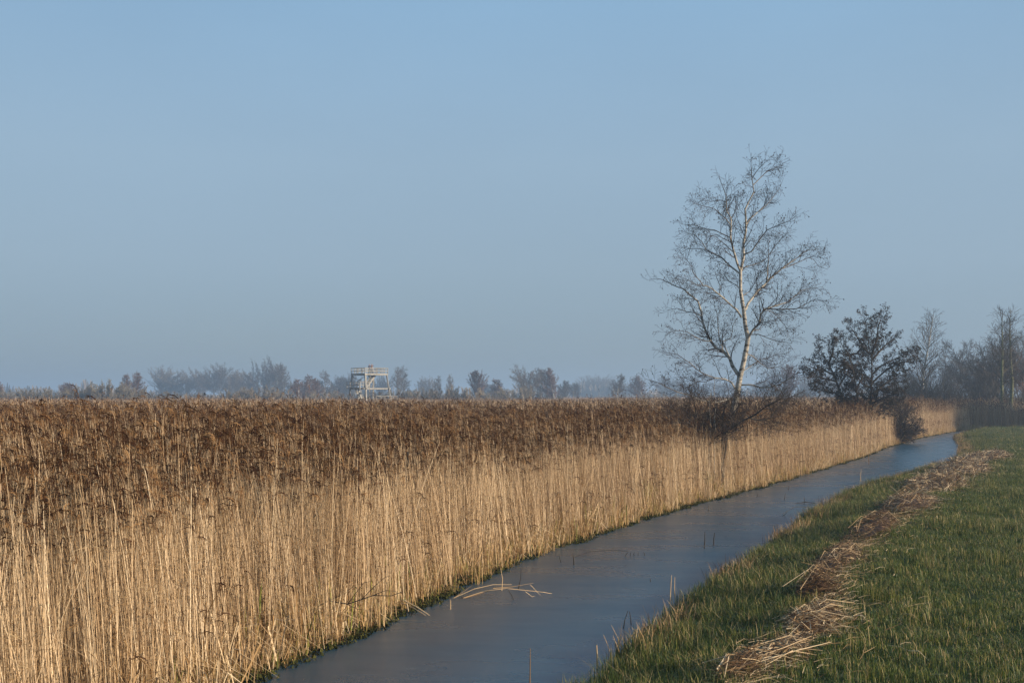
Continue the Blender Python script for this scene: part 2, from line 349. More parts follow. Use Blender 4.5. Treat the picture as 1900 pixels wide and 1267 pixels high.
scatter('edge_sedge', fr, np.c_[P, np.maximum(ground_z(P), 0)], np.stack([0*sc, 0*sc, r.uniform(0, 6.28, k)], 1), np.stack([sc, sc, sc], 1), r.randint(0, 6, k), 'tangle of short dead sedge and broken stalks at the foot of the reeds', 'sedge')
def debris_clump(seed):
    r = random.Random(seed+70); b = MB()
    for i in range(22):
        a = r.uniform(0, 6.283); q = .3*math.sqrt(r.random()); x, y = q*math.cos(a), q*math.sin(a); th = r.uniform(0, 3.14); h = r.uniform(.25, .95)
        lx, ly = r.gauss(.12, .45), r.gauss(-.05, .45); k = r.uniform(.45, .75); w = r.choice((.0035, .005, .009))
        p1 = (x+lx*h*k*.5, y+ly*h*k*.5, h*k); l2 = h*r.uniform(.25, .6)
        p2 = (p1[0]+lx*l2*1.4, p1[1]+ly*l2*1.4, max(.01, p1[2]+l2*r.uniform(-.9, .6)))
        b.ribbon([(x, y, 0), p1, p2], [w, w, w*.4], (math.cos(th), math.sin(th), 0), 0, r.uniform(.35, 1))
    return b.mesh('debris', [M['straw']])
db_ = [debris_clump(i) for i in range(6)]
P = jit(-15, 60, 1, 112, .30, 13); l = sdist(P, LEn); P = P[(l > -.05) & (l < .45) & (P[:, 0] < 48)]
r = np.random.RandomState(33); P = P[(vn(P, 1.3, 19)+r.normal(0, .5, len(P))) > -.1]; k = len(P); sc = r.uniform(.5, 1.15, k)*np.where(P[:, 1] < 13, 1.25, 1)
scatter('broken_reed_tangle', db_, np.c_[P, np.maximum(ground_z(P), 0)], np.stack([0*sc, 0*sc, r.uniform(-.9, .9, k)], 1), np.stack([sc, sc, sc], 1), r.randint(0, 6, k), 'snapped and leaning pale reed stalks tangled along the water edge', 'broken reeds')
def moss_clump(seed):
    r = random.Random(seed); b = MB()
    for i in range(60):
        a = r.uniform(0, 6.283); q = .22*math.sqrt(r.random()); x, y = q*math.cos(a), q*math.sin(a); s_ = r.uniform(.006, .02); th = r.uniform(0, 3.14)
        b.ribbon([(x, y, 0), (x+r.gauss(0, .02), y+r.gauss(0, .02), r.uniform(.01, .05))], [s_, s_*.4], (math.cos(th), math.sin(th), 0), 0, r.random())
    return b.mesh('moss', [M['moss']])
mo = [moss_clump(i) for i in range(4)]
P = jit(-15, 60, 1, 112, .16, 14); l = sdist(P, LEn); P = P[(l > -.16+.14*vn(P, 1.1, 4)) & (l < .2) & (P[:, 0] < 48)]
r = np.random.RandomState(4); k = len(P); sc = r.uniform(.6, 1.3, k)
scatter('water_moss', mo, np.c_[P, np.maximum(ground_z(P), .002)], np.stack([0*sc, 0*sc, r.uniform(0, 6.28, k)], 1), np.stack([sc, sc, sc], 1), r.randint(0, 4, k), 'dark green moss and floating weed along the reed side of the water', 'moss')

# dull brown reeds closing the far end of the ditch and standing under the right-hand trees
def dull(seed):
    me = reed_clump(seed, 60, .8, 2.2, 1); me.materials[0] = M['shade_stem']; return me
dl = [dull(400+i) for i in range(4)]
P = jit(42, 110, 101, 150, .8, 21); l = sdist(P, LEn); rr_ = -sdist(P, REn)
P = P[(l > .3) & (P[:, 0] > 46.5) & (P[:, 0] < .62*P[:, 1])]
r = np.random.RandomState(6); k = len(P)
yb = 113+.06*(P[:, 0]-47); P = P[P[:, 1] > yb-2]; k = len(P)
s = r.uniform(.85, 1.1, k)*(1.05+.12*vn(P, .4, 7)); s = np.where(P[:, 0] > 52, s*.8, s)
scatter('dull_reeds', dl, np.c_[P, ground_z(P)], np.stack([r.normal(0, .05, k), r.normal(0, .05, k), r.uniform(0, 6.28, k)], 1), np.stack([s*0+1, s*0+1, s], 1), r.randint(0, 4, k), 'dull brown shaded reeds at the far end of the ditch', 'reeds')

# ------------------------------------------------------------------ grass verge
def grass_clump(seed, n, rad_, h, dry, wd=1.0, lean=.6):
    r = random.Random(seed); b = MB()
    for i in range(n):
        a = r.uniform(0, 6.283); q = rad_*math.sqrt(r.random()); x, y = q*math.cos(a), q*math.sin(a); aa = r.uniform(0, 6.283)
        l_ = h*r.uniform(.4, 1.25); ln = abs(r.gauss(0, lean)); c, s_ = math.cos(aa), math.sin(aa)
        p1 = (x+c*l_*ln*.3, y+s_*l_*ln*.3, l_*.6); p2 = (x+c*l_*ln, y+s_*l_*ln, l_*r.uniform(.7, 1))
        w = r.uniform(.0014, .0030)*wd
        tn = r.uniform(.84, 1) if r.random() < dry else r.choice((r.uniform(.0, .35), r.uniform(.0, .35), r.uniform(.3, .8)))
        b.ribbon([(x, y, -.01), p1, p2], [w, w, w*.2], (-s_, c, .1), 0, tn)
    return b.mesh('grass_clump', [M['grass']])
gs = [grass_clump(i, 190, .25, .12, .09) for i in range(5)]+[grass_clump(20+i, 110, .24, .16, .26) for i in range(2)]
gl = [grass_clump(40+i, 90, .2, .30, .16, 1.2, .4) for i in range(5)]
P = jit(-8, 110, 3, 125, .30, 31); r_ = -sdist(P, REn)
P = P[(r_ > .9) & (P[:, 0] < .5*P[:, 1]+6) & (P[:, 1] < 113.5+.06*(P[:, 0]-47)) & ((P[:, 1] < 60) | (np.random.RandomState(2).rand(len(P)) < .6))]
r = np.random.RandomState(9); k = len(P); s = r.uniform(.5, 1.3, k)*(1+.45*vn(P, .9, 6))*np.where(r.rand(k) < .07, 1.5, 1); fw = 1+sm((P[:, 1]-30)/60)*1.0
dry = vn(P, .8, 8)+r.normal(0, .45, k)
scatter('grass', gs, np.c_[P, ground_z(P)], np.stack([0*s, 0*s, r.uniform(0, 6.28, k)], 1), np.stack([fw, fw, s], 1), np.where(dry > .33, r.randint(5, 7, k), r.randint(0, 5, k)), 'short green grass of the verge right of the ditch', 'grass')
P = jit(-8, 60, 3, 112, .2, 33); r_ = -sdist(P, REn); P = P[(r_ > -.1) & (r_ < 1.7+.5*vn(P, .6, 3)) & (P[:, 1] < 110) & ((P[:, 1] < 50) | (np.random.RandomState(5).rand(len(P)) < .5))]
r_ = -sdist(P, REn); r = np.random.RandomState(10); k = len(P); s = r.uniform(.6, 1.25, k)*(.75+.45*vn(P, .8, 9)+.15)*(1-.3*sm((r_-.9)/1)); s = np.clip(s, .35, 1.5)
scatter('bank_grass', gl, np.c_[P, np.maximum(ground_z(P), -.02)], np.stack([0*s, 0*s, r.uniform(0, 6.28, k)], 1), np.stack([0*s+1, 0*s+1, s], 1), r.randint(0, 5, k), 'longer tussocky grass on the bank sloping into the water', 'grass')
# rusty dead stalks among the waterside grass
def rust(seed):
    r = random.Random(seed); b = MB()
    for i in range(16):
        a = r.uniform(0, 6.283); q = .16*math.sqrt(r.random()); x, y = q*math.cos(a), q*math.sin(a); h = r.uniform(.15, .45); lx, ly = r.gauss(0, .12), r.gauss(0, .12)
        b.ribbon([(x, y, 0), (x+lx*h, y+ly*h, h*.6), (x+2*lx*h, y+2*ly*h, h)], [.004, .004, .0015], (math.cos(a), math.sin(a), 0), 0, r.uniform(.05, .8))
    return b.mesh('rust', [M['straw']])
ru = [rust(i) for i in range(4)]
P = jit(-8, 60, 3, 100, .22, 35); r_ = -sdist(P, REn); P = P[(r_ > -.25) & (r_ < .45) & (vn(P, .9, 13) > .05)]
r = np.random.RandomState(12); k = len(P); s = r.uniform(.5, 1.1, k)
scatter('dead_bank_stalks', ru, np.c_[P, np.maximum(ground_z(P), -.02)], np.stack([0*s, 0*s, r.uniform(0, 6.28, k)], 1), np.stack([s, s, s], 1), r.randint(0, 4, k), 'rust brown dead stalks fringing the grassy waterside', 'stalks')

# ------------------------------------------------------------------ bark and foliage materials
def bark_mat(name, white, dark, r0=.012, r1=.035, green=None):
    m, b = newmat(name, .8, .2); L = m.node_tree.links
    a = N(m, 'ShaderNodeAttribute', attribute_name='tone'); mr = N(m, 'ShaderNodeMapRange'); mr.inputs[1].default_value = r0; mr.inputs[2].default_value = r1
    L.new(a.outputs['Fac'], mr.inputs[0])
    tcn = N(m, 'ShaderNodeTexCoord'); mp = N(m, 'ShaderNodeMapping'); mp.inputs['Scale'].default_value = (1.2, 1.2, 4)
    n = N(m, 'ShaderNodeTexNoise'); n.inputs['Scale'].default_value = 2.2; n.inputs['Detail'].default_value = 6; n.inputs['Roughness'].default_value = .7
    L.new(tcn.outputs['Object'], mp.inputs[0]); L.new(mp.outputs[0], n.inputs['Vector'])
    rr = ramp(m, [(.0, dark), (.40, dark), (.5, tuple(w*.75 for w in white)), (1, white)]); L.new(n.outputs['Fac'], rr.inputs[0])
    x = N(m, 'ShaderNodeMixRGB'); x.inputs[1].default_value = (*dark, 1); L.new(mr.outputs[0], x.inputs[0]); L.new(rr.outputs[0], x.inputs[2]); L.new(x.outputs[0], b.inputs['Base Color'])
    bp = N(m, 'ShaderNodeBump'); bp.inputs['Distance'].default_value = .02; L.new(n.outputs['Fac'], bp.inputs['Height']); L.new(bp.outputs[0], b.inputs['Normal'])
    return m
M['birch'] = bark_mat('birch_bark', (.50, .445, .365), (.045, .032, .024))
M['twig'] = plant_mat('birch_twig', [(0, (.045, .03, .024)), (1, (.10, .065, .05))], .8, .2, 0, 0)
M['bushbrown'] = plant_mat('bush_brown_twig', [(0, (.07, .05, .036)), (1, (.17, .12, .08))], .8, .2, 0, 0)
M['greybark'] = bark_mat('grey_bark', (.16, .14, .11), (.05, .042, .035), .01, .05)
M['mossbark'] = bark_mat('mossy_bark', (.15, .15, .06), (.06, .055, .035), .01, .06)
M['darkbark'] = bark_mat('dark_bark', (.075, .06, .045), (.03, .024, .02), .01, .05)
M['alderleaf'] = plant_mat('withered_leaf', [(0, (.010, .010, .007)), (.6, (.024, .020, .013)), (1, (.06, .038, .022))], .7, .2, .1, .3)
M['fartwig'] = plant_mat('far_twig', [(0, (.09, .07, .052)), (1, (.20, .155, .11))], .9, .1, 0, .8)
M['redtwig'] = plant_mat('reddish_twig', [(0, (.12, .07, .05)), (1, (.26, .15, .10))], .9, .1, 0, .8)
M['bushtwig'] = plant_mat('bush_twig', [(0, (.13, .105, .068)), (1, (.26, .20, .13))], .9, .1, 0, .8)
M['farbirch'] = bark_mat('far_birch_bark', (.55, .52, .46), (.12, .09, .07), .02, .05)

# ------------------------------------------------------------------ tree growing
def polyline_len(p): return sum((p[i+1]-p[i]).length for i in range(len(p)-1))
def sample(p, t):
    L_ = polyline_len(p)*t; 
    for i in range(len(p)-1):
        d = (p[i+1]-p[i]).length
        if L_ <= d or i == len(p)-2:
            k = min(1, L_/max(d, 1e-6)); return p[i].lerp(p[i+1], k), (p[i+1]-p[i]).normalized(), i+k
        L_ -= d
def branch(r, p0, d0, length, segs, wob, trop, droop=0):
    pts = [p0.copy()]; d = d0.normalized(); st = length/segs
    for i in range(segs):
        d = (d+Vector((r.gauss(0, wob), r.gauss(0, wob), r.gauss(0, wob)))+Vector((0, 0, trop-droop*(i/segs)))).normalized()
        pts.append(pts[-1]+d*st)
    return pts
def out_dir(r, tan, ang):
    x = tan.orthogonal().normalized(); y = tan.cross(x); a = r.uniform(0, 6.283)
    return tan*math.cos(ang)+(x*math.cos(a)+y*math.sin(a))*math.sin(ang)
def twigs(r, parent, pr, out, level, spec):
    """children along a polyline; spec[level] = (spacing, len0, len1, angle, segs, wobble, tropism, droop, start)"""
    if level >= len(spec): return
    sp, l0, l1, an, sg, wo, tr, dr, st = spec[level]; L_ = polyline_len(parent); n = max(1, int(L_*(1-st)/sp))
    for i in range(n):
        t = st+(1-st)*(i+r.random())/n; p, tan, k = sample(parent, min(t, .999))
        ln = r.uniform(l0, l1)*(1.12-.78*t)
        d = out_dir(r, tan, an*r.uniform(.7, 1.3))
        q = branch(r, p, d, ln, sg, wo, tr, dr); r0 = pr[0]*(1-t)+pr[1]*t
        c = (min(r0*.65, .02 if level else .035)*min(1, ln/1.0)**.5+.0015, .0022)
        out.append((level, q, c)); twigs(r, q, c, out, level+1, spec)
def build_twigs(out, mb, minr=.0035, sides=3):
    for lv, q, c in out:
        n = len(q); mb.tube(q, [max(minr, c[0]+(c[1]-c[0])*k/(n-1)) for k in range(n)], sides, 0)

def traced(pts, D, depth, r):
    """photo polyline at distance D; depth grows along the limb"""
    out = []
    for i, (x, y) in enumerate(pts):
        k = i/(len(pts)-1); out.append(at(x, y, D+depth*k))
    return out
# ---- the big birch
BD = 50.0
def big_birch():
    r = random.Random(11)
    trunk = [((1350, 880), .17), ((1351, 830), .165), ((1354, 790), .155), ((1358, 767), .15), ((1365.6, 742), .14), ((1370.6, 714), .135), ((1373, 699), .13), ((1379, 676), .115), ((1384.5, 649), .115), ((1388, 627), .11), ((1383, 604), .095), ((1380, 575), .09), ((1374, 540), .08), ((1374, 503), .075), ((1380, 477), .06), ((1379, 453), .055), ((1384, 429), .05), ((1384, 406), .045), ((1382.5, 389), .04), ((1390, 373), .034), ((1399, 356), .028), ((1397, 344), .022), ((1394, 318), .012), ((1394, 284), .005)]
    base = at(1350, 870, BD); base.z = gz(base.x, base.y)
    T = empty('birch_tree', base, 'tall bare silver birch with forked white trunk rising from the reeds beside the ditch', 'tree')
    mb = MB(); tp = [at(p[0], p[1], BD) for p, _ in trunk]; tp[0].z = base.z-.2; mb.tube(tp, [q for _, q in trunk], 9, 0, cap=True)
    mb.obj('trunk', M['birch'], T, True, origin=base)
    limbs = [  # (points, r0, depth)
     ([(1374, 503), (1368, 489), (1361, 465), (1355, 441), (1356.5, 420), (1356.5, 406), (1348, 391), (1347, 363), (1342, 349), (1334, 330)], .052, -.5),
     ([(1355, 441), (1340, 434), (1326, 427), (1311, 425), (1288, 418), (1262, 416)], .022, .6),
     ([(1356, 418), (1346, 405), (1335, 396), (1325, 387), (1302, 382), (1283, 374)], .02, -.8),
     ([(1357, 405), (1364, 393), (1366, 380), (1364, 360)], .015, .5),
     ([(1347, 375), (1338, 372), (1320, 374), (1300, 372)], .012, .6),
     ([(1373, 508), (1354, 493), (1340, 479), (1326, 472), (1311, 464), (1302, 448), (1288, 436), (1264, 429)], .035, .9),
     ([(1311, 464), (1296, 461), (1276, 462), (1262, 470)], .014, .4),
     ([(1384, 418), (1392, 406), (1409, 391), (1423, 380), (1435, 365), (1447, 348), (1452, 335)], .028, 1.),
     ([(1398, 343), (1411, 330), (1423, 318), (1434, 314), (1444, 310), (1452, 308)], .018, .5),
     ([(1396, 330), (1404, 318), (1409, 312), (1417, 304), (1428, 296)], .014, -.6),
     ([(1381, 472), (1394, 467), (1404, 453), (1416, 436), (1423, 427), (1444, 418), (1465, 410), (1480, 398)], .028, -1.),
     ([(1375, 498), (1392, 493), (1409, 488), (1423, 479), (1428, 473)], .02, .5),
     ([(1383, 575), (1388, 563), (1396, 553), (1406, 539), (1417, 530), (1426, 520), (1438, 509), (1450, 499), (1465, 488), (1480, 478), (1492, 467), (1504, 463), (1524, 463)], .055, 1.),
     ([(1424, 519), (1424, 502), (1426, 475), (1425, 460), (1428, 440)], .022, .4),
     ([(1427, 473), (1438, 457), (1450, 442), (1462, 432)], .014, -.5),
     ([(1450, 499), (1465, 494), (1487, 484), (1501, 478), (1510, 482), (1519, 494), (1536, 500)], .016, .5),
     ([(1388, 627), (1392, 620), (1397, 612), (1408, 600), (1412, 583), (1421, 573), (1447, 574), (1478, 573), (1493, 565), (1513, 555), (1539, 560)], .055, -1.),
     ([(1413, 582), (1417, 574), (1444, 566), (1462, 560), (1474, 550), (1489, 538), (1507, 535), (1527, 532)], .035, .8),
     ([(1417, 575), (1430, 577), (1441, 586), (1457, 604), (1464, 618)], .014, .4),
     ([(1397, 613), (1408, 612), (1414, 602), (1418, 590)], .02, .8),
     ([(1388, 621), (1407, 620), (1427, 628), (1445, 634), (1470, 636)], .018, -.8),
     ([(1376, 589), (1367, 575), (1355, 565), (1340, 551), (1331, 544), (1320, 535), (1310, 530), (1298, 530), (1286, 526), (1274, 518), (1255, 512)], .042, -.9),
     ([(1304, 529), (1298, 520), (1292, 514), (1286, 505), (1283, 493), (1272, 480), (1258, 478)], .018, -.4),
     ([(1335, 547), (1336, 530), (1330, 516), (1326, 500)], .014, .5),
     ([(1373, 699), (1367, 691), (1359, 679), (1354, 664), (1341, 651), (1329, 646), (1319, 633), (1311, 618), (1304, 598), (1301, 578), (1295, 559), (1280, 547), (1268, 536), (1256, 532), (1239, 524), (1226, 518), (1206, 518)], .085, .9),
     ([(1319, 633), (1306, 632), (1291, 626), (1276, 616), (1255, 613), (1236, 618)], .022, -.5),
     ([(1301, 586), (1287, 580), (1272, 578), (1256, 572), (1238, 575)], .022, .5),
     ([(1354, 663), (1343, 640), (1341, 634), (1357, 626), (1360, 603), (1369, 588)], .026, .9),
     ([(1342, 650), (1335, 630), (1332, 605), (1330, 580), (1322, 560)], .022, 1.2),
     ([(1365, 722), (1357, 709), (1344, 703), (1326, 701), (1306, 694), (1291, 684), (1281, 674), (1272, 668), (1255, 656), (1228, 655)], .036, -.9),
     ([(1326, 701), (1310, 708), (1290, 708), (1268, 700), (1248, 700)], .018, .5),
     ([(1362, 738), (1330, 747), (1300, 742), (1281, 734), (1256, 727), (1235, 717), (1220, 709), (1195, 702)], .032, -1.),
     ([(1373, 714), (1395, 714), (1412, 719), (1432, 718), (1448, 713), (1463, 703), (1478, 693), (1497, 689), (1516, 692)], .036, -.8),
     ([(1383, 655), (1397, 661), (1407, 671), (1425, 684), (1445, 680), (1466, 668)], .022, .8),
     ([(1376, 690), (1392, 680), (1408, 668), (1428, 664), (1448, 652)], .02, 1.),
     ([(1378, 540), (1364, 528), (1352, 522), (1340, 505)], .018, 1.2),
     ([(1376, 550), (1392, 540), (1402, 522), (1408, 505)], .018, 1.2)]
    sub = []
    spec = [(.20, .65, 1.7, .75, 5, .12, .10, .08, .12), (.13, .35, .85, .75, 4, .14, .05, .10, .1), (.11, .16, .45, .8, 3, .16, .0, .12, .1)]
    for pts, r0, dp in limbs:
        q = traced(pts, BD, dp*1.6, r); lm = MB(); n = len(q)
        rs = [r0*(1-k/(n-1))**.9+.006 for k in range(n)]
        lm.tube(q, rs, 6, 0); lm.obj('limb', M['birch'], T, True, origin=base)
        twigs(r, q, (r0, .006), sub, 0, spec)
    twigs(r, tp[12:], (.05, .006), sub, 0, spec)
    ex = MB(); build_twigs(sub, ex, .0042)
    for lv, q, c in sub:                        # withered catkins and last leaves at the tips
        if lv == 2 and r.random() < .33:
            p = q[-1]; th = r.uniform(0, 3.14); s_ = r.uniform(.012, .026); ex.ribbon([p, p+Vector((r.gauss(0, .01), 0, -.05))], [s_, s_*.7], (math.cos(th), math.sin(th), .3), 1, r.random())
    ex.obj('twigs', [M['twig'], M['alderleaf']], T, kind='stuff', origin=base)
    return len(sub)
nb = big_birch()

def bush(name, label, cat, base_px, D, stems, spec, bark, twigm, seed, r0=.035, leaf=0, depth=2.0, lsize=.05, minr=.004, nleaf=(1, 4)):
    r = random.Random(seed); b0 = at(base_px[0], base_px[1], D); b0.z = max(0, gz(b0.x, b0.y)) if True else 0
    T = empty(name, b0, label, cat); sub = []
    for pts in stems:
        dp = r.uniform(-depth, depth); q = traced(pts, D, dp, r); n = len(q); rr0 = r0*r.uniform(.7, 1.1)
        sm_ = MB(); sm_.tube(q, [rr0*(1-k/(n-1))**.8+.006 for k in range(n)], 6, 0); sm_.obj('stem', bark, T, True, origin=b0)
        twigs(r, q, (rr0, .006), sub, 0, spec)
    mb = MB(); build_twigs(sub, mb, minr)
    for lv, q, c in sub:
        if leaf and lv >= 1 and r.random() < leaf:
            for _ in range(r.randint(*nleaf)):
                p = q[-1].lerp(q[0], r.random()*.6)+Vector((r.gauss(0, .05), r.gauss(0, .05), r.gauss(0, .05))); th = r.uniform(0, 6.28); s_ = lsize*r.uniform(.5, 1.1)
                dd = Vector((math.cos(th), math.sin(th), r.gauss(0, .6))).normalized(); sd = dd.orthogonal().normalized()
                mb.ribbon([p, p+dd*s_, p+dd*s_*2], [s_*.3, s_*.8, s_*.15], sd, 1, r.random())
    mb.obj('twigs', [twigm, M['alderleaf']], T, kind='stuff', origin=b0)
    return T
bs = [(.075, .55, 1.45, .8, 5, .14, .07, .0, .50), (.10, .3, .75, .75, 4, .15, .05, 0, .1), (.09, .15, .4, .8, 2, .16, .02, 0, .1)]
bush('willow_bush', 'low bare spreading bush with dark crooked stems under the tall birch', 'bush', (1300, 918), 38.0,
     [[(1298, 918), (1297, 846), (1296, 821), (1292, 803), (1284, 787), (1269, 783), (1249, 785)],
      [(1304, 918), (1304, 837), (1306, 805), (1304, 791), (1290, 775), (1270, 762), (1255, 752)],
      [(1306, 918), (1306, 805), (1318, 789), (1330, 779), (1344, 770), (1367, 768), (1390, 762)],
      [(1310, 918), (1316, 825), (1328, 811), (1340, 803), (1360, 800), (1380, 790)],
      [(1340, 918), (1340, 817), (1346, 793), (1354, 777), (1366, 760), (1378, 745)],
      [(1342, 918), (1344, 810), (1350, 795), (1335, 772), (1320, 752), (1305, 735)],
      [(1306, 830), (1300, 795), (1292, 770), (1288, 745), (1280, 725)],
      [(1344, 850), (1350, 800), (1382, 768), (1395, 777), (1415, 780), (1430, 775), (1442, 757), (1458, 742), (1474, 733)],
      [(1350, 800), (1375, 782), (1400, 770), (1420, 755), (1440, 745), (1455, 735)],
      [(1306, 805), (1290, 790), (1262, 778), (1240, 768), (1226, 760)],
      [(1344, 815), (1340, 790), (1342, 765), (1350, 742), (1352, 722)]], bs, M['darkbark'], M['bushbrown'], 21, .034, minr=.0048)
for k, (xx, top, lab) in enumerate([(1326, 702, 'thin pale sapling stem standing in the middle of the low dark bush'), (1318, 722, 'shorter of two pale sapling stems, standing left in the low dark bush'), (1441, 742, 'slim pale bare sapling leaning in the brown reeds right of the birch')]):
    r = random.Random(60+k); D = 37.9 if k < 2 else 60; b0 = at(xx, 870, D); b0.z = gz(b0.x, b0.y); T = empty('sapling', b0, lab, 'sapling')
    q = [Vector(b0)]+[at(xx+r.gauss(0, 1.5)+(0 if k < 2 else -i*1.2), 850+(top-850)*i/6, D) for i in range(1, 7)]
    mb = MB(); mb.tube(q, [.018-.0022*i for i in range(7)], 5, 0, tone=.05); mb.obj('trunk', M['birch'], T, True, origin=b0)
    sub = []; twigs(r, q[2:], (.012, .004), sub, 0, [(.2, .3, .8, .6, 4, .1, .06, 0, .1), (.12, .15, .3, .7, 3, .1, 0, 0, .1)]); mb = MB(); build_twigs(sub, mb, .003); mb.obj('twigs', M['twig'], T, kind='stuff', origin=b0)

AD = 71
als = [(.13, .75, 1.8, .75, 5, .14, .05, 0, .25), (.12, .3, .65, .8, 3, .14, .04, 0, .15), (.14, .12, .3, .8, 2, .14, .04, 0, .2)]
bush('alder_tree', 'dark alder still holding withered leaves in ragged clumps beside the bend of the ditch', 'tree', (1612, 790), AD,
     [[(1613, 830), (1613, 765), (1615, 748), (1617, 723), (1617, 703), (1618, 679), (1617, 661), (1612, 644), (1608, 615), (1601, 580)],
      [(1617, 712), (1630, 699), (1643, 688), (1661, 677), (1679, 670), (1695, 676)],
      [(1618, 695), (1634, 679), (1652, 670), (1679, 657), (1700, 648)],
      [(1615, 657), (1604, 648), (1595, 633), (1584, 615), (1574, 602)],
      [(1600, 830), (1597, 763), (1592, 748), (1588, 715), (1582, 684), (1575, 659), (1564, 644), (1553, 617)],
      [(1580, 830), (1573, 759), (1562, 737), (1553, 710), (1546, 692), (1537, 675), (1528, 659), (1514, 635)],
      [(1547, 695), (1531, 688), (1513, 684), (1493, 675)],
      [(1617, 661), (1626, 633), (1630, 604), (1640, 580)],
      [(1618, 668), (1639, 644), (1663, 624)],
      [(1615, 735), (1634, 719), (1657, 701), (1673, 701)],
      [(1614, 750), (1640, 738), (1660, 730), (1672, 716)],
      [(1590, 720), (1600, 700), (1598, 680), (1592, 665)],
      [(1556, 718), (1566, 700), (1570, 680)], [(1553, 708), (1538, 704), (1520, 700), (1505, 690)], [(1537, 676), (1545, 655), (1548, 636)], [(1575, 660), (1590, 655), (1600, 640)], [(1584, 690), (1570, 676), (1556, 668)],
     [(1596, 760), (1575, 748), (1560, 742)], [(1610, 740), (1590, 728), (1575, 715)], [(1617, 720), (1600, 712), (1590, 700)], [(1612, 765), (1632, 748), (1650, 742), (1668, 744)],
      [(1560, 735), (1548, 728), (1535, 726), (1517, 722)],
      [(1612, 775), (1625, 765), (1640, 762), (1655, 752)]], als, M['darkbark'], M['twig'], 31, .085, .85, 2.5, .044, .009, nleaf=(3, 9))
bush('waterside_bush', 'dark dense bush overhanging the water below the leafy alder', 'bush', (1660, 826), 79,
     [[(1655, 826), (1650, 800), (1640, 780), (1628, 765)], [(1657, 826), (1655, 795), (1652, 775), (1645, 755)], [(1660, 826), (1663, 800), (1668, 780), (1672, 758)],
      [(1663, 826), (1675, 806), (1690, 788), (1702, 772)], [(1664, 826), (1682, 812), (1698, 800), (1706, 790)], [(1659, 826), (1660, 805), (1660, 780), (1662, 750)],
      [(1662, 826), (1672, 800), (1684, 780), (1690, 764)], [(1658, 826), (1646, 808), (1637, 800)], [(1661, 826), (1668, 798), (1677, 775), (1682, 756)], [(1664, 826), (1690, 806), (1712, 796)], [(1657, 826), (1640, 795), (1625, 778), (1612, 770)], [(1660, 826), (1655, 780), (1648, 748), (1650, 728)]],
     [(.10, .6, 1.3, .6, 4, .14, .06, 0, .1), (.09, .3, .7, .7, 3, .15, .04, 0, .1), (.11, .2, .35, .7, 2, .1, 0, 0, .1)], M['darkbark'], M['bushbrown'], 41, .04, .12, 2.0, .04, .010)

# ------------------------------------------------------------------ free standing bare trees
def tree_parts(seed, h, w, kind):
    """returns (trunk mesh builder, twig mesh builder) for a tree h high and w wide standing at the origin"""
    r = random.Random(seed); tb = MB(); cb = MB(); sub = []; sc = h/10
    if kind == 'bush':
        for i in range(30):
            a = r.uniform(0, 6.283); q = w*.34*math.sqrt(r.random()); p0 = Vector((q*math.cos(a), q*math.sin(a), 0))
            d = Vector((math.cos(a)*r.uniform(.1, .9)*w/h*.7, math.sin(a)*r.uniform(.1, .9)*w/h*.7, 1)); P_ = branch(r, p0, d, h*r.uniform(.6, .95)/max(1, d.length)*d.length**.6, 5, .1, .02)
            tb.tube(P_, [.06*sc+.03-.008*k for k in range(6)], 4, 0); twigs(r, P_, (.05, .02), sub, 0, [(h*.045, h*.2, h*.38, .55, 3, .12, .12, 0, .05), (h*.04, h*.1, h*.2, .6, 2, .12, .08, 0, .1)])
    else:
        tops = 1 if kind in ('birch', 'pine', 'pole') else 3
        for s_ in range(tops):
            lean = .0 if tops == 1 else r.uniform(.15, .5)*w/h*1.2; a = r.uniform(0, 6.283)
            P_ = branch(r, Vector((0, 0, -.2)), Vector((math.cos(a)*lean+r.gauss(0, .03), math.sin(a)*lean, 1)), h*(1 if s_ == 0 else r.uniform(.75, .95)), 10, .05, .04)
            rb = .016*h*(1 if tops == 1 else .75); n = len(P_); tb.tube(P_, [rb*(1-k/(n-1))**.8+.01 for k in range(n)], 7, 0)
            nl = {'birch': 46, 'round': 26, 'pine': 44, 'pole': 40}[kind]
            for i in range(nl):
                t = {'birch': .22, 'round': .28, 'pine': .3, 'pole': .35}[kind]; t = t+(1-t)*(i+r.random())/nl*.97
                p, tan, k = sample(P_, t); u = (t-.2)/.8
                if kind == 'birch': ln = w*.80*(1-u)**.7*min(1, u*3+.45)
                elif kind == 'pine': ln = w*.5*(1-u)**.8+.3
                elif kind == 'pole': ln = w*.45*(1-u*.8)
                else: ln = w*.6*math.sqrt(max(.05, 1-(u*.9)**2))
                an = {'birch': .85, 'round': .95, 'pine': 1.3, 'pole': .95}[kind]-.15*u
                q = branch(r, p, out_dir(r, tan, an), ln*r.uniform(.75, 1.15), 6, .10, {'birch': .05, 'round': .04, 'pine': .02, 'pole': .04}[kind])
                r0 = max(.012, rb*(1-t)*.5); cb.tube(q, [r0*(1-j/6)+.008 for j in range(7)], 4, 0)
                twigs(r, q, (r0, .008), sub, 0, [(max(.16, h*.022), h*.06, h*.15, .7, 4, .12, .05, .04, .1), (max(.1, h*.016), h*.03, h*.08, .75, 2, .12, .02, .04, .1)])
    return tb, cb, sub, r
PROTO = {}
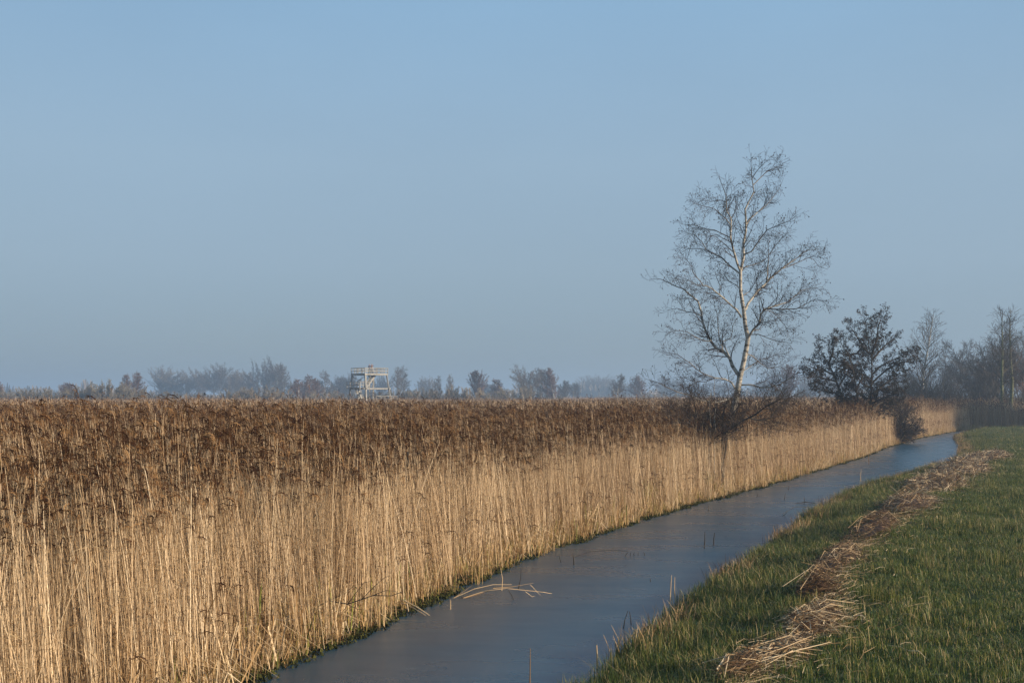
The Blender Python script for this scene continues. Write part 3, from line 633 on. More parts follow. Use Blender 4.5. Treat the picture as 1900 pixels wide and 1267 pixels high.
def make_tree(name, label, cat, x, top, wpx, D, kind, bark, twigm, seed, minr, group=None, dens=1.0, leaf=False):
    """x, top: photo column and row of the tree's tip; wpx its width"""
    h = H+(HZ-top)/F*D; w = wpx/F*D; b0 = at(x, 800, D); b0.z = gz(b0.x, b0.y); h -= b0.z
    key = (kind, seed, bark.name, twigm.name, minr, leaf)
    T = empty(name, b0, label, cat, group)
    if key not in PROTO:
        tb, cb, sub, r = tree_parts(seed, h, w, kind)
        for lv, q, c in sub:
            n = len(q); cb.tube(q, [max(minr, c[0]+(c[1]-c[0])*k/(n-1)) for k in range(n)], 3, 0)
        if leaf:
            for lv, q, c in sub:
                if lv and r.random() < .5:
                    th = r.uniform(0, 6.28); s_ = .12*r.uniform(.5, 1.3); p = q[-1]; cb.ribbon([p, p+Vector((0, 0, -s_*1.6))], [s_, s_*.6], (math.cos(th), math.sin(th), 0), 0, .0)
        PROTO[key] = (tb.mesh('trunk', [bark], True), cb.mesh('crown', [twigm]), h, w)
    tm, cm, h0, w0 = PROTO[key]
    for nm, me in (('trunk', tm), ('crown', cm)):
        if kind == 'bush' and nm == 'trunk': nm = 'stems'
        o = bpy.data.objects.new(nm, me); link(o, T); o.scale = (w/w0, w/w0, h/h0)
        if nm in ('crown', 'stems'): o['kind'] = 'stuff'
    T.rotation_euler.z = 0 if h0 == h else random.Random(seed+int(x)).uniform(0, 6.28)
    return T
gb, db, mb_, fb = M['greybark'], M['darkbark'], M['mossbark'], M['farbirch']; ft, rt, bt = M['fartwig'], M['redtwig'], M['bushtwig']
# right side, beyond the bend
make_tree('birch_tree', 'tall narrow grey birch behind the sunlit reeds at the far bend', 'tree', 1715, 572, 88, 130, 'birch', fb, ft, 501, .012)
for x, t, w, D, s, lab in [(1690, 695, 46, 124, 511, 'low grey bush left of the narrow grey birch'), (1742, 688, 52, 126, 512, 'bare bush just right of the narrow grey birch'), (1716, 708, 40, 121, 513, 'low bush at the foot of the narrow grey birch'), (1776, 712, 60, 128, 514, 'low dark bush above the shaded reeds at the end of the ditch'),
                            (1845, 700, 70, 128, 515, 'dark undergrowth bush in front of the mossy trunks at the right edge'), (1890, 712, 60, 124, 516, 'brown bush at the right edge under the mossy trees')]:
    make_tree('bare_bush', lab, 'bush', x, t, w, D, 'bush', gb, bt if s in (516,) else ft, s, .012)
make_tree('bare_tree', 'hazy grey round tree standing between the narrow birch and the dark wood', 'tree', 1768, 638, 66, 210, 'round', gb, ft, 521, .018)
make_tree('bare_tree', 'broad dark bare tree at the left end of the right-hand wood', 'tree', 1812, 634, 92, 150, 'round', gb, ft, 522, .014)
make_tree('bare_tree', 'broad bare tree close behind the mossy trunks', 'tree', 1842, 618, 100, 140, 'round', gb, ft, 523, .013)
make_tree('alder_tree', 'mossy trunked slender tree, left of the pair at the right edge of the wood', 'tree', 1857, 572, 112, 117, 'pole', mb_, ft, 524, .011)
make_tree('alder_tree', 'mossy trunked slender tree, right of the pair at the right edge of the wood', 'tree', 1876, 566, 104, 119, 'pole', mb_, ft, 525, .011)
make_tree('birch_tree', 'reddish twigged tree behind the mossy pair, cut by the right edge of the photo', 'tree', 1899, 560, 90, 127, 'birch', fb, rt, 526, .012)
for x, t, w, D, lab in [(1828, 655, 60, 165, 'grey tree deep in the wood, left of the mossy pair'), (1868, 618, 70, 158, 'grey tree deep in the wood between the mossy pair'), (1898, 612, 60, 150, 'grey tree deep in the wood at the right edge')]:
    make_tree('bare_tree', lab, 'tree', x, t, w, D, 'round', gb, ft, 522, .014)
make_tree('bare_tree', 'far grey tree low behind the dark wood at the right', 'tree', 1795, 672, 60, 260, 'round', gb, ft, 527, .022)
make_tree('bare_tree', 'far grey tree behind the narrow grey birch', 'tree', 1740, 668, 60, 280, 'round', gb, ft, 528, .024)
# trees that stand right of the picture, continuing the wood
for X, Y, hh, lab in [(66, 104, 9, 'first tree'), (73, 103, 12, 'second tree'), (80, 98, 13, 'third tree'), (88, 100, 14, 'fourth tree')]:
    xx = 950+X/Y*F; make_tree('bare_tree', lab+' of the wood going on to the right past the dull reeds', 'tree', xx, HZ-(hh-H)/Y*F, 9/Y*F, Y, 'bush' if 'bush' in lab else 'round', gb, ft, 541, .04, group='trees of the wood right of the view')

# distant tree line: (x, top, width, distance, kind, twig, label)
FT = [
 (5, 706, 26, 330, 'birch', rt, 'small distant birch at the very left edge of the tree line'),
 (126, 712, 30, 340, 'birch', rt, 'small twiggy tree poking above the low bushes at the far left'),
 (239, 693, 22, 320, 'birch', rt, 'left one of the paired slim birches beside the big rounded thicket'),
 (254, 691, 26, 322, 'birch', rt, 'right one of the paired slim birches beside the big rounded thicket'),
 (302, 695, 56, 640, 'round', ft, 'hazy rounded tree, leftmost of the grey blue clump'),
 (344, 697, 52, 640, 'round', ft, 'hazy rounded tree, second of the grey blue clump'),
 (372, 699, 36, 650, 'birch', ft, 'thin hazy tree between two rounded ones in the grey blue clump'),
 (402, 689, 54, 620, 'round', ft, 'tall hazy fan shaped tree in the middle of the grey blue clump'),
 (430, 691, 34, 600, 'round', ft, 'darker hazy tree at the right end of the grey blue clump'),
 (456, 706, 34, 700, 'round', ft, 'low faint tree filling the gap left of the dark tall clump'),
 (487, 682, 52, 560, 'round', ft, 'dark tall distant tree rising over the reddish bushes'),
 (514, 678, 40, 520, 'birch', ft, 'tall pale distant birch just right of the dark tall one'),
 (541, 712, 26, 600, 'round', ft, 'low faint tree between the pale birch and the brown birches'),
 (553, 702, 28, 360, 'birch', rt, 'left one of three brownish birches with white trunks'),
 (565, 697, 30, 350, 'birch', rt, 'middle one of three brownish birches with white trunks'),
 (579, 702, 28, 355, 'birch', rt, 'right one of three brownish birches with white trunks'),
 (607, 687, 30, 430, 'pine', ft, 'pointed dark distant tree left of the lookout tower'),
 (631, 701, 34, 560, 'round', ft, 'hazy rounded tree close left of the lookout tower'),
 (655, 704, 34, 600, 'round', ft, 'hazy rounded tree seen through the left legs of the tower'),
 (700, 706, 40, 620, 'round', ft, 'hazy tree seen between the right legs of the tower'),
 (736, 684, 40, 430, 'pole', ft, 'tall pale willow close right of the lookout tower'),
 (753, 682, 36, 440, 'pole', ft, 'tall pale willow, right one of the two beside the tower'),
 (790, 708, 30, 640, 'round', ft, 'low faint tree right of the tall pale willows'),
 (809, 700, 28, 380, 'pole', ft, 'slim open crowned tree, left of the two above the long brown thicket'),
 (836, 697, 28, 400, 'pole', ft, 'slim open crowned tree, right of the two above the long brown thicket'),
 (883, 690, 36, 360, 'birch', rt, 'reddish pear shaped birch standing alone above the brown thicket'),
 (912, 712, 40, 680, 'round', ft, 'faint low tree behind the gap right of the reddish birch'),
 (928, 702, 30, 340, 'birch', rt, 'small birch with a forked white trunk'),
 (983, 684, 40, 380, 'round', ft, 'dark airy tree at the left end of the group of three'),
 (1004, 684, 28, 390, 'birch', ft, 'middle tree of the airy group of three'),
 (1030, 683, 36, 350, 'birch', rt, 'birch with a bright white trunk at the right end of the group of three'),
 (1050, 708, 26, 420, 'birch', ft, 'small tree close right of the white trunked birch'),
 (1068, 712, 24, 480, 'birch', ft, 'small thin tree, second right of the white trunked birch'),
 (1090, 708, 50, 900, 'round', ft, 'very faint blue tree at the left of the far wood'),
 (1113, 705, 56, 900, 'round', ft, 'very faint blue tree in the middle of the far wood'),
 (1143, 695, 28, 340, 'birch', ft, 'lone slim birch with white trunk in front of the far blue wood'),
 (1160, 709, 50, 850, 'round', ft, 'faint blue tree at the right of the far wood'),
 (1195, 697, 34, 420, 'birch', rt, 'reddish small tree just left of the big birch branches'),
 (1230, 708, 50, 800, 'round', ft, 'faint tree behind the lowest left branches of the big birch'),
 (1280, 712, 50, 800, 'round', ft, 'faint tree behind the left side of the low dark bush'),
 (1340, 714, 50, 820, 'round', ft, 'faint tree behind the trunk of the big birch'),
 (1405, 706, 44, 700, 'round', ft, 'faint tree right behind the trunk of the big birch'),
 (1440, 700, 40, 620, 'round', ft, 'faint tree left of the reddish one behind the birch'),
 (1465, 680, 34, 330, 'birch', rt, 'small reddish tree seen through the right branches of the big birch'),
 (1498, 706, 44, 560, 'round', ft, 'faint grey tree left behind the leafy alder'),
 (1528, 702, 40, 540, 'round', ft, 'faint grey tree directly behind the left part of the leafy alder'),
 (1570, 706, 50, 560, 'round', ft, 'faint grey tree behind the stems of the leafy alder'),
 (1640, 704, 50, 520, 'round', ft, 'faint grey tree behind the right part of the leafy alder'),
 (1682, 692, 40, 420, 'round', ft, 'faint grey tree between the leafy alder and the narrow grey birch'),
]
cnt = {}
for i, (x, t, w, D, kd, tw, lab) in enumerate(FT):
    cnt[kd] = cnt.get(kd, 0)+1; seed = {'birch': 600, 'round': 620, 'pine': 640, 'pole': 650}[kd]+cnt[kd] % (4 if kd in ('birch', 'round') else 2)
    far_ = D > 480
    make_tree('birch_tree' if kd == 'birch' else 'pine_tree' if kd == 'pine' else 'bare_tree', lab, 'tree', x, t, w*1.42, D, kd, fb if kd == 'birch' else gb, tw, seed+(10 if far_ else 0), .055 if far_ else .032, leaf=(kd == 'pine'))
TH = [(28, 722, 60, 300, 'leftmost low rounded thicket of the tree line'), (62, 721, 66, 310, 'low thicket, second from the left edge'), (98, 723, 60, 305, 'low thicket below the small twiggy tree at the far left'), (140, 722, 56, 300, 'low thicket left of the big rounded one'),
      (172, 715, 60, 290, 'left half of the big rounded thicket'), (208, 708, 74, 290, 'tallest rounded thicket, left of the paired slim birches'), (248, 717, 50, 300, 'thicket under the paired slim birches'), (290, 728, 80, 330, 'low brown thicket in front of the grey blue clump'),
      (345, 732, 70, 340, 'very low brown thicket before the middle of the grey blue clump'), (400, 733, 70, 345, 'very low brown thicket before the right of the grey blue clump'),
      (448, 724, 66, 300, 'left part of the reddish rounded thicket'), (482, 719, 66, 300, 'crest of the reddish rounded thicket'), (513, 723, 50, 310, 'right part of the reddish rounded thicket'),
      (600, 728, 60, 330, 'low brown thicket between the three birches and the tower'), (640, 730, 60, 330, 'low brown thicket behind the left leg of the tower'), (690, 730, 60, 330, 'low brown thicket behind the middle of the tower'),
      (745, 722, 60, 320, 'rounded thicket under the tall pale willows'), (785, 724, 60, 310, 'left part of the long brown thicket'), (825, 719, 66, 300, 'middle of the long brown thicket'), (862, 720, 60, 300, 'right part of the long brown thicket'), (902, 727, 50, 330, 'low thicket between the reddish birch and the forked one'),
      (955, 719, 64, 310, 'smooth domed thicket right of the forked birch'), (1010, 727, 60, 360, 'low thicket under the group of three airy trees'), (1225, 733, 60, 380, 'low thicket left behind the dark bush'), (1470, 722, 60, 330, 'low thicket under the small reddish tree')]
for i, (x, t, w, D, lab) in enumerate(TH):
    make_tree('thicket', lab, 'bush', x, t-5, w*1.12, D, 'bush', gb, bt, 680+i % 4, .055)
# far wood on the horizon, one mass
wb = MB(); r = random.Random(77)
for i in range(2600):
    xx = r.uniform(-250, 2100); D = r.uniform(850, 1500); hh = (11.5+3.5*math.sin(xx*.013)+2.5*math.sin(xx*.041+1))*r.uniform(.6, 1.1); hh = max(6, hh); p = at(xx, 800, D); wd = r.uniform(1.5, 4)
    for q in range(6):
        a = r.uniform(0, 3.14); o_ = Vector((r.gauss(0, wd), r.gauss(0, wd), 0)); s_ = r.uniform(.6, 1.6)
        wb.ribbon([(p.x+o_.x*.3, p.y+o_.y*.3, 0), (p.x+o_.x, p.y+o_.y, hh*.6), (p.x+o_.x*1.2, p.y+o_.y*1.2, hh*r.uniform(.7, 1))], [s_*.4, s_, s_*.3], (math.cos(a), math.sin(a), 0), 0, r.random())
tag(wb.obj('distant_wood', ft), 'faint far wood along the whole horizon', 'woodland', kind='stuff')

# ------------------------------------------------------------------ lookout tower
m, b = newmat('weathered_timber', .8, .2); L = m.node_tree.links
tcn = N(m, 'ShaderNodeTexCoord'); n = N(m, 'ShaderNodeTexNoise'); n.inputs['Scale'].default_value = 3; n.inputs['Detail'].default_value = 6; L.new(tcn.outputs['Object'], n.inputs['Vector'])
rr = ramp(m, [(.3, (.17, .16, .14)), (.7, (.36, .34, .305))]); L.new(n.outputs['Fac'], rr.inputs[0]); L.new(rr.outputs[0], b.inputs['Base Color']); TM = m
TD = 190.0; sc = TD/F
U = Vector((.779, .627, 0)); Vv = Vector((-.627, .779, 0)); C0 = at(677.2, 800, TD); C0.z = 0; WT = 4.72
zd = H+(HZ-694.3)*sc; zt = H+(HZ-682)*sc; zm = H+(HZ-720.8)*sc; gz0 = .1
TW = empty('lookout_tower', C0+(U+Vv)*WT/2+Vector((0, 0, gz0)), 'pale timber lookout tower with railed top deck standing above the reeds', 'tower')
org = Vector(TW.location)
def part(name, mbx): return mbx.obj(name, TM, TW, origin=org)
def K(u, v, z): return C0+U*u+Vv*v+Vector((0, 0, z))
cor = [(0.15, 0.15, Vector((.3, -.3, 0))), (WT-.15, .15, Vector((1.15, -.2, 0))), (.15, WT-.15, Vector((-1.15, .1, 0))), (WT-.15, WT-.15, Vector((-.25, .7, 0)))]
legs = []
for u, v, off in cor:
    q = MB(); top = K(u, v, zd); bot = K(u, v, gz0-.2)+off; q.bar(bot, top, .26, .26); part('leg', q); legs.append((bot, top))
def on(i, z): a, b_ = legs[i]; return a.lerp(b_, (z-a.z)/(b_.z-a.z))
for i, j in ((0, 1), (0, 2), (1, 3), (2, 3)):
    q = MB(); a, b_ = on(i, zm), on(j, zm); d = (b_-a).normalized(); q.bar(a-d*.35, b_+d*.35, .16, .24); part('beam', q)
for i, j in ((2, 3), (0, 2)):                          # thin bracing rods
    q = MB(); q.bar(on(i, zd-.3), on(j, zm+.3), .06, .06); part('brace', q); q = MB(); q.bar(on(j, zd-.3), on(i, zm+.3), .06, .06); part('brace', q)
q = MB(); q.bar(K(WT*.5, WT*.5, gz0), K(WT*.5, WT*.5, zd), .09, .09); part('post', q)
def railing(a, b_, z0, z1, n, end=True):
    d = b_-a
    for k in range(n+(1 if end else 0)):
        p = a+d*(k/n); q = MB(); q.bar(p+Vector((0, 0, z0-.3)), p+Vector((0, 0, z1)), .10, .10); part('railing_post', q)
    for zz, h_ in ((z1+.03, .09), (z0+.42, .12), (z0+.75, .05)):
        q = MB(); q.bar(a+Vector((0, 0, zz)), b_+Vector((0, 0, zz)), .16 if zz > z1 else .05, h_); part('rail', q)
q = MB()
for k in range(24): q.box(K(WT*(k+.5)/24, WT/2, zd+.16), WT/48-.01, WT/2, .025, (U, Vv, Vector((0, 0, 1))))
part('deck', q)
for a, b_ in ((K(0, 0, 0), K(WT, 0, 0)), (K(0, WT, 0), K(0, 0, 0)), (K(WT, WT, 0), K(0, WT, 0)), (K(WT, 0, 0), K(WT, WT, 0))):
    railing(a, b_, zd+.2, zt-.05, 4, False)
    q = MB(); q.bar(a+Vector((0, 0, zd)), b_+Vector((0, 0, zd)), .09, .28); part('fascia', q)
# landing on the left, half way up
zl = zm+.15
q = MB()
for k in range(10): q.box(K(.9*(k+.5)/5-.9, WT*.55, zl), .085, WT*.48, .03, (U, Vv, Vector((0, 0, 1))))
part('landing', q)
railing(K(-.95, WT*.98, 0), K(-.95, .15, 0), zl+.05, zl+1.05, 4); railing(K(.9, .15, 0), K(-.9, .15, 0), zl+.05, zl+1.05, 3)
def stair(a, b_, wdir, wd, n):
    for s_ in (0, 1):
        q = MB(); q.bar(a+wdir*wd*s_, b_+wdir*wd*s_, .07, .28); part('stringer', q)
        q = MB(); q.bar(a+wdir*wd*s_+Vector((0, 0, .95)), b_+wdir*wd*s_+Vector((0, 0, .95)), .06, .09); part('handrail', q)
        for k in range(5): p = a.lerp(b_, (k+.5)/5)+wdir*wd*s_; q = MB(); q.bar(p, p+Vector((0, 0, .95)), .05, .05); part('baluster', q)
    for k in range(n):
        p = a.lerp(b_, (k+.5)/n)+wdir*wd/2; q = MB(); q.box(p, .13, wd/2, .02, ((b_-a)*Vector((1, 1, 0)).length*0+U, Vv, Vector((0, 0, 1)))); part('stair_tread', q)
stair(K(.9, .9, zl), K(2.9, .9, zd+.1), Vv, .9, 11); stair(K(1.9, 2.4, .5), K(.0, 2.4, zl), Vv, .9, 10)
# low railed entrance platform at the foot
q = MB()
for k in range(12): q.box(K(2.3+3.2*(k+.5)/12, -.9, .9), .125, .9, .03, (U, Vv, Vector((0, 0, 1))))
part('entrance_platform', q); railing(K(2.3, -1.8, 0), K(5.5, -1.8, 0), 1.3, 2.6+1.0, 4); railing(K(2.3, 0, 0), K(5.5, 0, 0), 1.3, 2.6+1.0, 4)
for u in (2.4, 3.9, 5.4):
    for v in (-1.7, -.1): q = MB(); q.bar(K(u, v, 0), K(u, v, .9), .12, .12); part('platform_leg', q)

# ------------------------------------------------------------------ two people on the top deck
def person(loc, jacket, hair, label, ang, hgt, arm):
    mats = []
    for nm, c in (('skin', (.45, .27, .19)), ('jacket', jacket), ('trousers', (.03, .035, .05)), ('hair', hair), ('boots', (.03, .025, .02))):
        mm, bb = newmat(nm, .8, .2); bb.inputs['Base Color'].default_value = (*c, 1); mats.append(mm)
    k = hgt/1.72; T = Matrix.Translation(loc) @ Matrix.Rotation(ang, 4, 'Z') @ Matrix.Scale(k, 4)
    J = [((0, 0, .93), .135), ((0, .01, 1.15), .12), ((0, 0, 1.36), .14), ((0, 0, 1.47), .06), ((0, .015, 1.53), .055), ((0, .02, 1.60), .085), ((0, .02, 1.67), .07)]
    E = [(0, 1), (1, 2), (2, 3), (3, 4), (4, 5), (5, 6)]
    for s_ in (-1, 1):
        b_ = len(J)
        J += [((s_*.09, 0, .86), .09), ((s_*.10, .02, .48), .058), ((s_*.10, -.01, .09), .038), ((s_*.10, .12, .04), .035)]; E += [(0, b_), (b_, b_+1), (b_+1, b_+2), (b_+2, b_+3)]
        b_ = len(J)
        hand = (s_*.12, .42, 1.12) if not arm else (s_*.06, .22, 1.56)
        el = (s_*.26, .14, 1.10) if not arm else (s_*.24, .2, 1.28)
        J += [((s_*.18, 0, 1.38), .06), (el, .042), (hand, .028), ((hand[0], hand[1]+.07, hand[2]), .03)]; E += [(2, b_), (b_, b_+1), (b_+1, b_+2), (b_+2, b_+3)]
    me = bpy.data.meshes.new('person'); me.from_pydata([tuple(T @ Vector(j[0])-Vector(loc)) for j in J], E, [])
    o = bpy.data.objects.new('person', me); link(o); o.location = loc
    md = o.modifiers.new('skin', 'SKIN'); 
    if not me.skin_vertices: me.skin_vertices.new()
    for i, j in enumerate(J): me.skin_vertices[0].data[i].radius = (j[1]*k, j[1]*k); me.skin_vertices[0].data[i].use_root = (i == 0)
    o.modifiers.new('sub', 'SUBSURF').levels = 1; o.modifiers['sub'].render_levels = 1
    dg = bpy.context.evaluated_depsgraph_get(); ev = bpy.data.meshes.new_from_object(o.evaluated_get(dg)); o.modifiers.clear(); o.data = ev
    for mm in mats: ev.materials.append(mm)
    for p in ev.polygons:
        z = p.center.z/k; p.use_smooth = True; c_ = (Matrix.Rotation(-ang, 4, 'Z') @ p.center)/k
        p.material_index = 4 if z < .1 else 2 if z < .9 else 0 if (z > 1.47 or c_.y > (.42 if not arm else .26)) else 1
        if z > 1.47: p.material_index = 3 if (z > 1.63 or c_.y < -.0) else 0
    tag(o, label, 'person'); return o
pz = zd+.19
p1 = K(0, 0, 0); a1 = at(685.6, 700, TD+2.4); a2 = at(689.8, 700, TD+2.9)
person((a1.x, a1.y, pz), (.05, .06, .10), (.03, .02, .015), 'person in a dark jacket leaning at the railing, left of the two on the tower', R(200), 1.72, False)
person((a2.x, a2.y, pz), (.20, .12, .09), (.10, .05, .03), 'person in a brownish jacket with raised hands, right of the two on the tower', R(215), 1.78, True)

# boardwalk rails glimpsed over the reeds on the left, a bird over the reeds
def walkway(xa, xb, y, D, n, label):
    a = at(xa, y, D); b_ = at(xb, y, D+6); T = empty('boardwalk_railing', Vector((a.x, a.y, gz(a.x, a.y))), label, 'railing'); o0 = Vector(T.location)
    for k in range(n+1):
        p = a.lerp(b_, k/n); q = MB(); q.bar(Vector((p.x, p.y, 0)), p, .12, .12); q.obj('post', TM, T, origin=o0)
    for dz in (0, -.5): q = MB(); q.bar(a+Vector((0, 0, dz)), b_+Vector((0, 0, dz)), .1, .16); q.obj('rail', TM, T, origin=o0)
walkway(213, 272, 744.5, 165, 7, 'pale wooden railing just showing over the reeds at the left')
bm_ = MB(); bp_ = at(380, 732, 180)
bm_.tube([bp_+Vector((-.32, 0, .02)), bp_+Vector((-.18, 0, 0)), bp_, bp_+Vector((.16, 0, .04)), bp_+Vector((.24, 0, .10)), bp_+Vector((.33, 0, .08))], [.02, .07, .10, .07, .045, .008], 7, tone=.1)
for s_ in (-1, 1): bm_.ribbon([bp_+Vector((0, 0, .05)), bp_+Vector((-.04, s_*.25, .28)), bp_+Vector((-.16, s_*.5, .36))], [.12, .10, .02], (1, 0, 0), 0, .1)
tag(bm_.obj('bird', M['darkstem'], origin=bp_), 'small dark bird flying low over the reeds left of the tower', 'bird')

# ------------------------------------------------------------------ cut reed heaps along the bank
def heap(x, y, rx, ry, hh, n, label, seed, tone=(.2, 1), dirn=0.3, stalks=6, thick=1.0, ang=1.12):
    """a messy heap of cut reeds; rx runs along the bank, ry across it"""
    r = random.Random(seed); c = px(x, y, .45); c.z = gz(c.x, c.y); ca_, sa_ = math.cos(ang), math.sin(ang)
    T = empty('cut_reed_heap', c, label, 'reed heap')
    lump = [(r.uniform(-.7, .7), r.uniform(-.5, .5), r.uniform(.45, 1)) for _ in range(6)]
    def top(u, v):                                     # lumpy surface, u and v from -1 to 1
        return hh*max(0, 1-u*u-v*v)**.5*(.35+.65*max(k*math.exp(-((u-a)**2+(v-b)**2)*6) for a, b, k in lump))
    def loc(u, v): return (u*rx*ca_-v*ry*sa_, u*rx*sa_+v*ry*ca_)
    mb2 = MB(); nn = 16; vs = [(0, 0, top(0, 0)*.8)]
    for ring in (.25, .5, .75):
        for k in range(nn): a = 6.283*k/nn; u, v = ring*math.cos(a), ring*math.sin(a); X, Y = loc(u*r.uniform(.85, 1.1), v*r.uniform(.85, 1.1)); vs.append((X, Y, top(u, v)*.8-.02))
    fs = [(0, 1+k, 1+(k+1) % nn) for k in range(nn)]+[(1+q*nn+k, 1+(q+1)*nn+k, 1+(q+1)*nn+(k+1) % nn, 1+q*nn+(k+1) % nn) for q in range(2) for k in range(nn)]
    mb2.add(vs, fs, 0, .04); mb2.obj('matted_core', M['straw'], T, True)
    sb = MB()
    for i in range(n):
        a = r.uniform(0, 6.283); q = r.random()**.5*r.choice((1, 1, 1, 1.2, 1.55)); u, v = q*math.cos(a), q*math.sin(a); X, Y = loc(u, v); z = top(u, v)*r.uniform(.8, 1.15)+r.uniform(.0, .07)
        th = r.gauss(dirn, .55) if r.random() < .55 else r.uniform(0, 6.283); l_ = r.uniform(.06, .36)*thick*(1.5 if r.random() < .1 else 1); dz = r.gauss(.12, .34); ro = r.gauss(0, .2)
        if r.random() < .07: dz = r.uniform(.6, 1.3)
        c_, s_ = math.cos(th), math.sin(th); w = r.choice((.0022, .003, .0045, .0075))*r.uniform(.8, 1.2)*thick; ll = l_/math.sqrt(1+dz*dz)
        tn = r.uniform(*tone) if r.random() < .48 else r.uniform(0, .3)
        sb.ribbon([(X-c_*ll/2, Y-s_*ll/2, max(.0, z-dz*ll*.5)), (X+r.gauss(0, .02), Y+r.gauss(0, .02), z+.02*l_), (X+math.cos(th+ro)*ll/2, Y+math.sin(th+ro)*ll/2, max(.02, z+dz*ll*.5))], [w, w, w*.5], (-s_*.7, c_*.7, r.uniform(-.7, .7)), 0, tn)
    sb.obj('straw', M['straw'], T, kind='stuff')
    for i in range(stalks):
        st = MB(); X, Y = loc(r.uniform(-.6, .6), r.uniform(-.6, .6)); th = r.gauss(dirn, .5); l_ = r.uniform(.5, 1.2); c_, s_ = math.cos(th), math.sin(th); k_ = r.gauss(0, .05)
        st.tube([Vector((X-c_*l_/2, Y-s_*l_/2, .05+hh*.3)), Vector((X-s_*k_, Y+c_*k_, hh*.8+.05)), Vector((X+c_*l_/2, Y+s_*l_/2, .05+r.random()*.2))], [.0045, .0055, .003], 5, 0, tone=r.uniform(.55, .95)); st.obj('stalk', M['straw'], T)
    return T
heap(1375, 1246, .60, 0.24, 0.31, 900, 'rusty cut reed heap nearest the bottom edge of the grass', 1, (.2, .95), .5, 4)
heap(1462, 1210, .85, 0.26, 0.17, 700, 'thin scatter of pale cut stalks linking the two nearest reed heaps', 2, (.4, 1), .6, 6)
heap(1515, 1158, 1.0, 0.35, 0.31, 1600, 'broad bright straw heap with long stalks pointing right', 3, (.45, 1), -.1, 8)
heap(1520, 1100, .70, 0.29, 0.48, 1200, 'dark rotting mound of cut reeds behind the broad bright heap', 4, (0, .6), .3, 3)
heap(1560, 1042, 2.1, 0.39, 0.31, 1900, 'reddish brown reed heap halfway up the bank', 5, (.2, .9), .4, 6)
heap(1622, 986, 2.4, 0.42, 0.43, 1700, 'dark reed heap beyond the reddish brown one', 6, (0, .65), .4, 4)
heap(1690, 940, 3.2, 0.71, 0.55, 2800, 'golden brown reed heap flopping towards the right', 7, (.35, 1), .2, 6, 1.3)
heap(1738, 900, 3.0, 1.06, 0.48, 4200, 'long pale swath of cut reeds before the far end', 8, (.45, 1), .7, 4, 1.5)
heap(1782, 873, 4.2, 1.13, 0.48, 4400, 'pale cut reeds lying in the sunlit grass, farthest but two', 9, (.5, 1), .8, 3, 1.7)
heap(1832, 850, 5.0, 1.13, 0.41, 3600, 'farthest big patch of sunlit pale cut reeds', 10, (.5, 1), .9, 3, 2.0)
heap(1745, 836, 2.5, 0.84, 0.30, 900, 'small brown reed patch on the tip of the far grass', 11, (.1, .7), .6, 2, 1.8)
# loose straw in the grass
sb = MB(); r = random.Random(90)
path = [px(x, y, .45) for x, y in [(1330, 1300), (1385, 1243), (1535, 1152), (1560, 1045), (1640, 975), (1700, 935), (1760, 885), (1838, 848)]]
for i in range(5200):
    p, t_, k_ = sample(path, r.random()**1.6); sg = .2 if i % 4 else .6; p = p+Vector((r.gauss(0, sg), r.gauss(0, sg), 0)); z = gz(p.x, p.y)+r.uniform(.02, .13); th = r.gauss(.5, .9); l_ = r.uniform(.04, .18); c_, s_ = math.cos(th), math.sin(th); w = r.uniform(.0015, .0045)
    if z < .2: continue
    sb.ribbon([(p.x-c_*l_, p.y-s_*l_, z), (p.x, p.y, z+.02), (p.x+c_*l_, p.y+s_*l_, z+r.gauss(0, .04))], [w, w, w*.4], (-s_*.6, c_*.6, .5), 0, r.uniform(.15, 1))
tag(sb.obj('loose_straw', M['straw']), 'loose cut reed straw strewn through the grass around the heaps', 'straw', kind='stuff')

# ------------------------------------------------------------------ individual stalks and sticks
def stalk(name, pts, rs, label, cat, mat, tone=.7, group=None, sides=5):
    q = MB(); base = Vector(pts[0]); q.tube([Vector(p) for p in pts], rs, sides, 0, tone=tone); return tag(q.obj(name, M[mat], origin=base), label, cat, group)
# arched bundle of broad leaves lying on the water
c = px(845, 1112); T = empty('bent_leaf_bundle', c, 'bundle of arched pale orange dead leaves lying over the water', 'dead leaves'); D0 = c.y
for pts, w, tn in [([(842, 1112), (880, 1092), (915, 1084), (950, 1084)], .012, .9), ([(860, 1113), (900, 1096), (940, 1091), (1008, 1098), (1024, 1108)], .013, .85), ([(862, 1114), (885, 1103), (910, 1095)], .015, .35), ([(842, 1111), (860, 1097), (877, 1085)], .009, .6),
                   ([(915, 1091), (950, 1088), (990, 1081)], .009, .7), ([(984, 1084), (997, 1098), (1003, 1104)], .006, .9), ([(975, 1097), (988, 1108), (993, 1112)], .006, .95)]:
    q = MB(); n = len(pts); P_ = [at(a, b_, D0+.05+.1*i) for i, (a, b_) in enumerate(pts)]
    for p in P_: p.z = max(p.z, .02)
    q.ribbon(P_, [w*.62*(1-.6*i/(n-1)) for i in range(n)], (.1, .5, .8), 0, tn*.8); q.obj('leaf', M['straw'], T, origin=c)
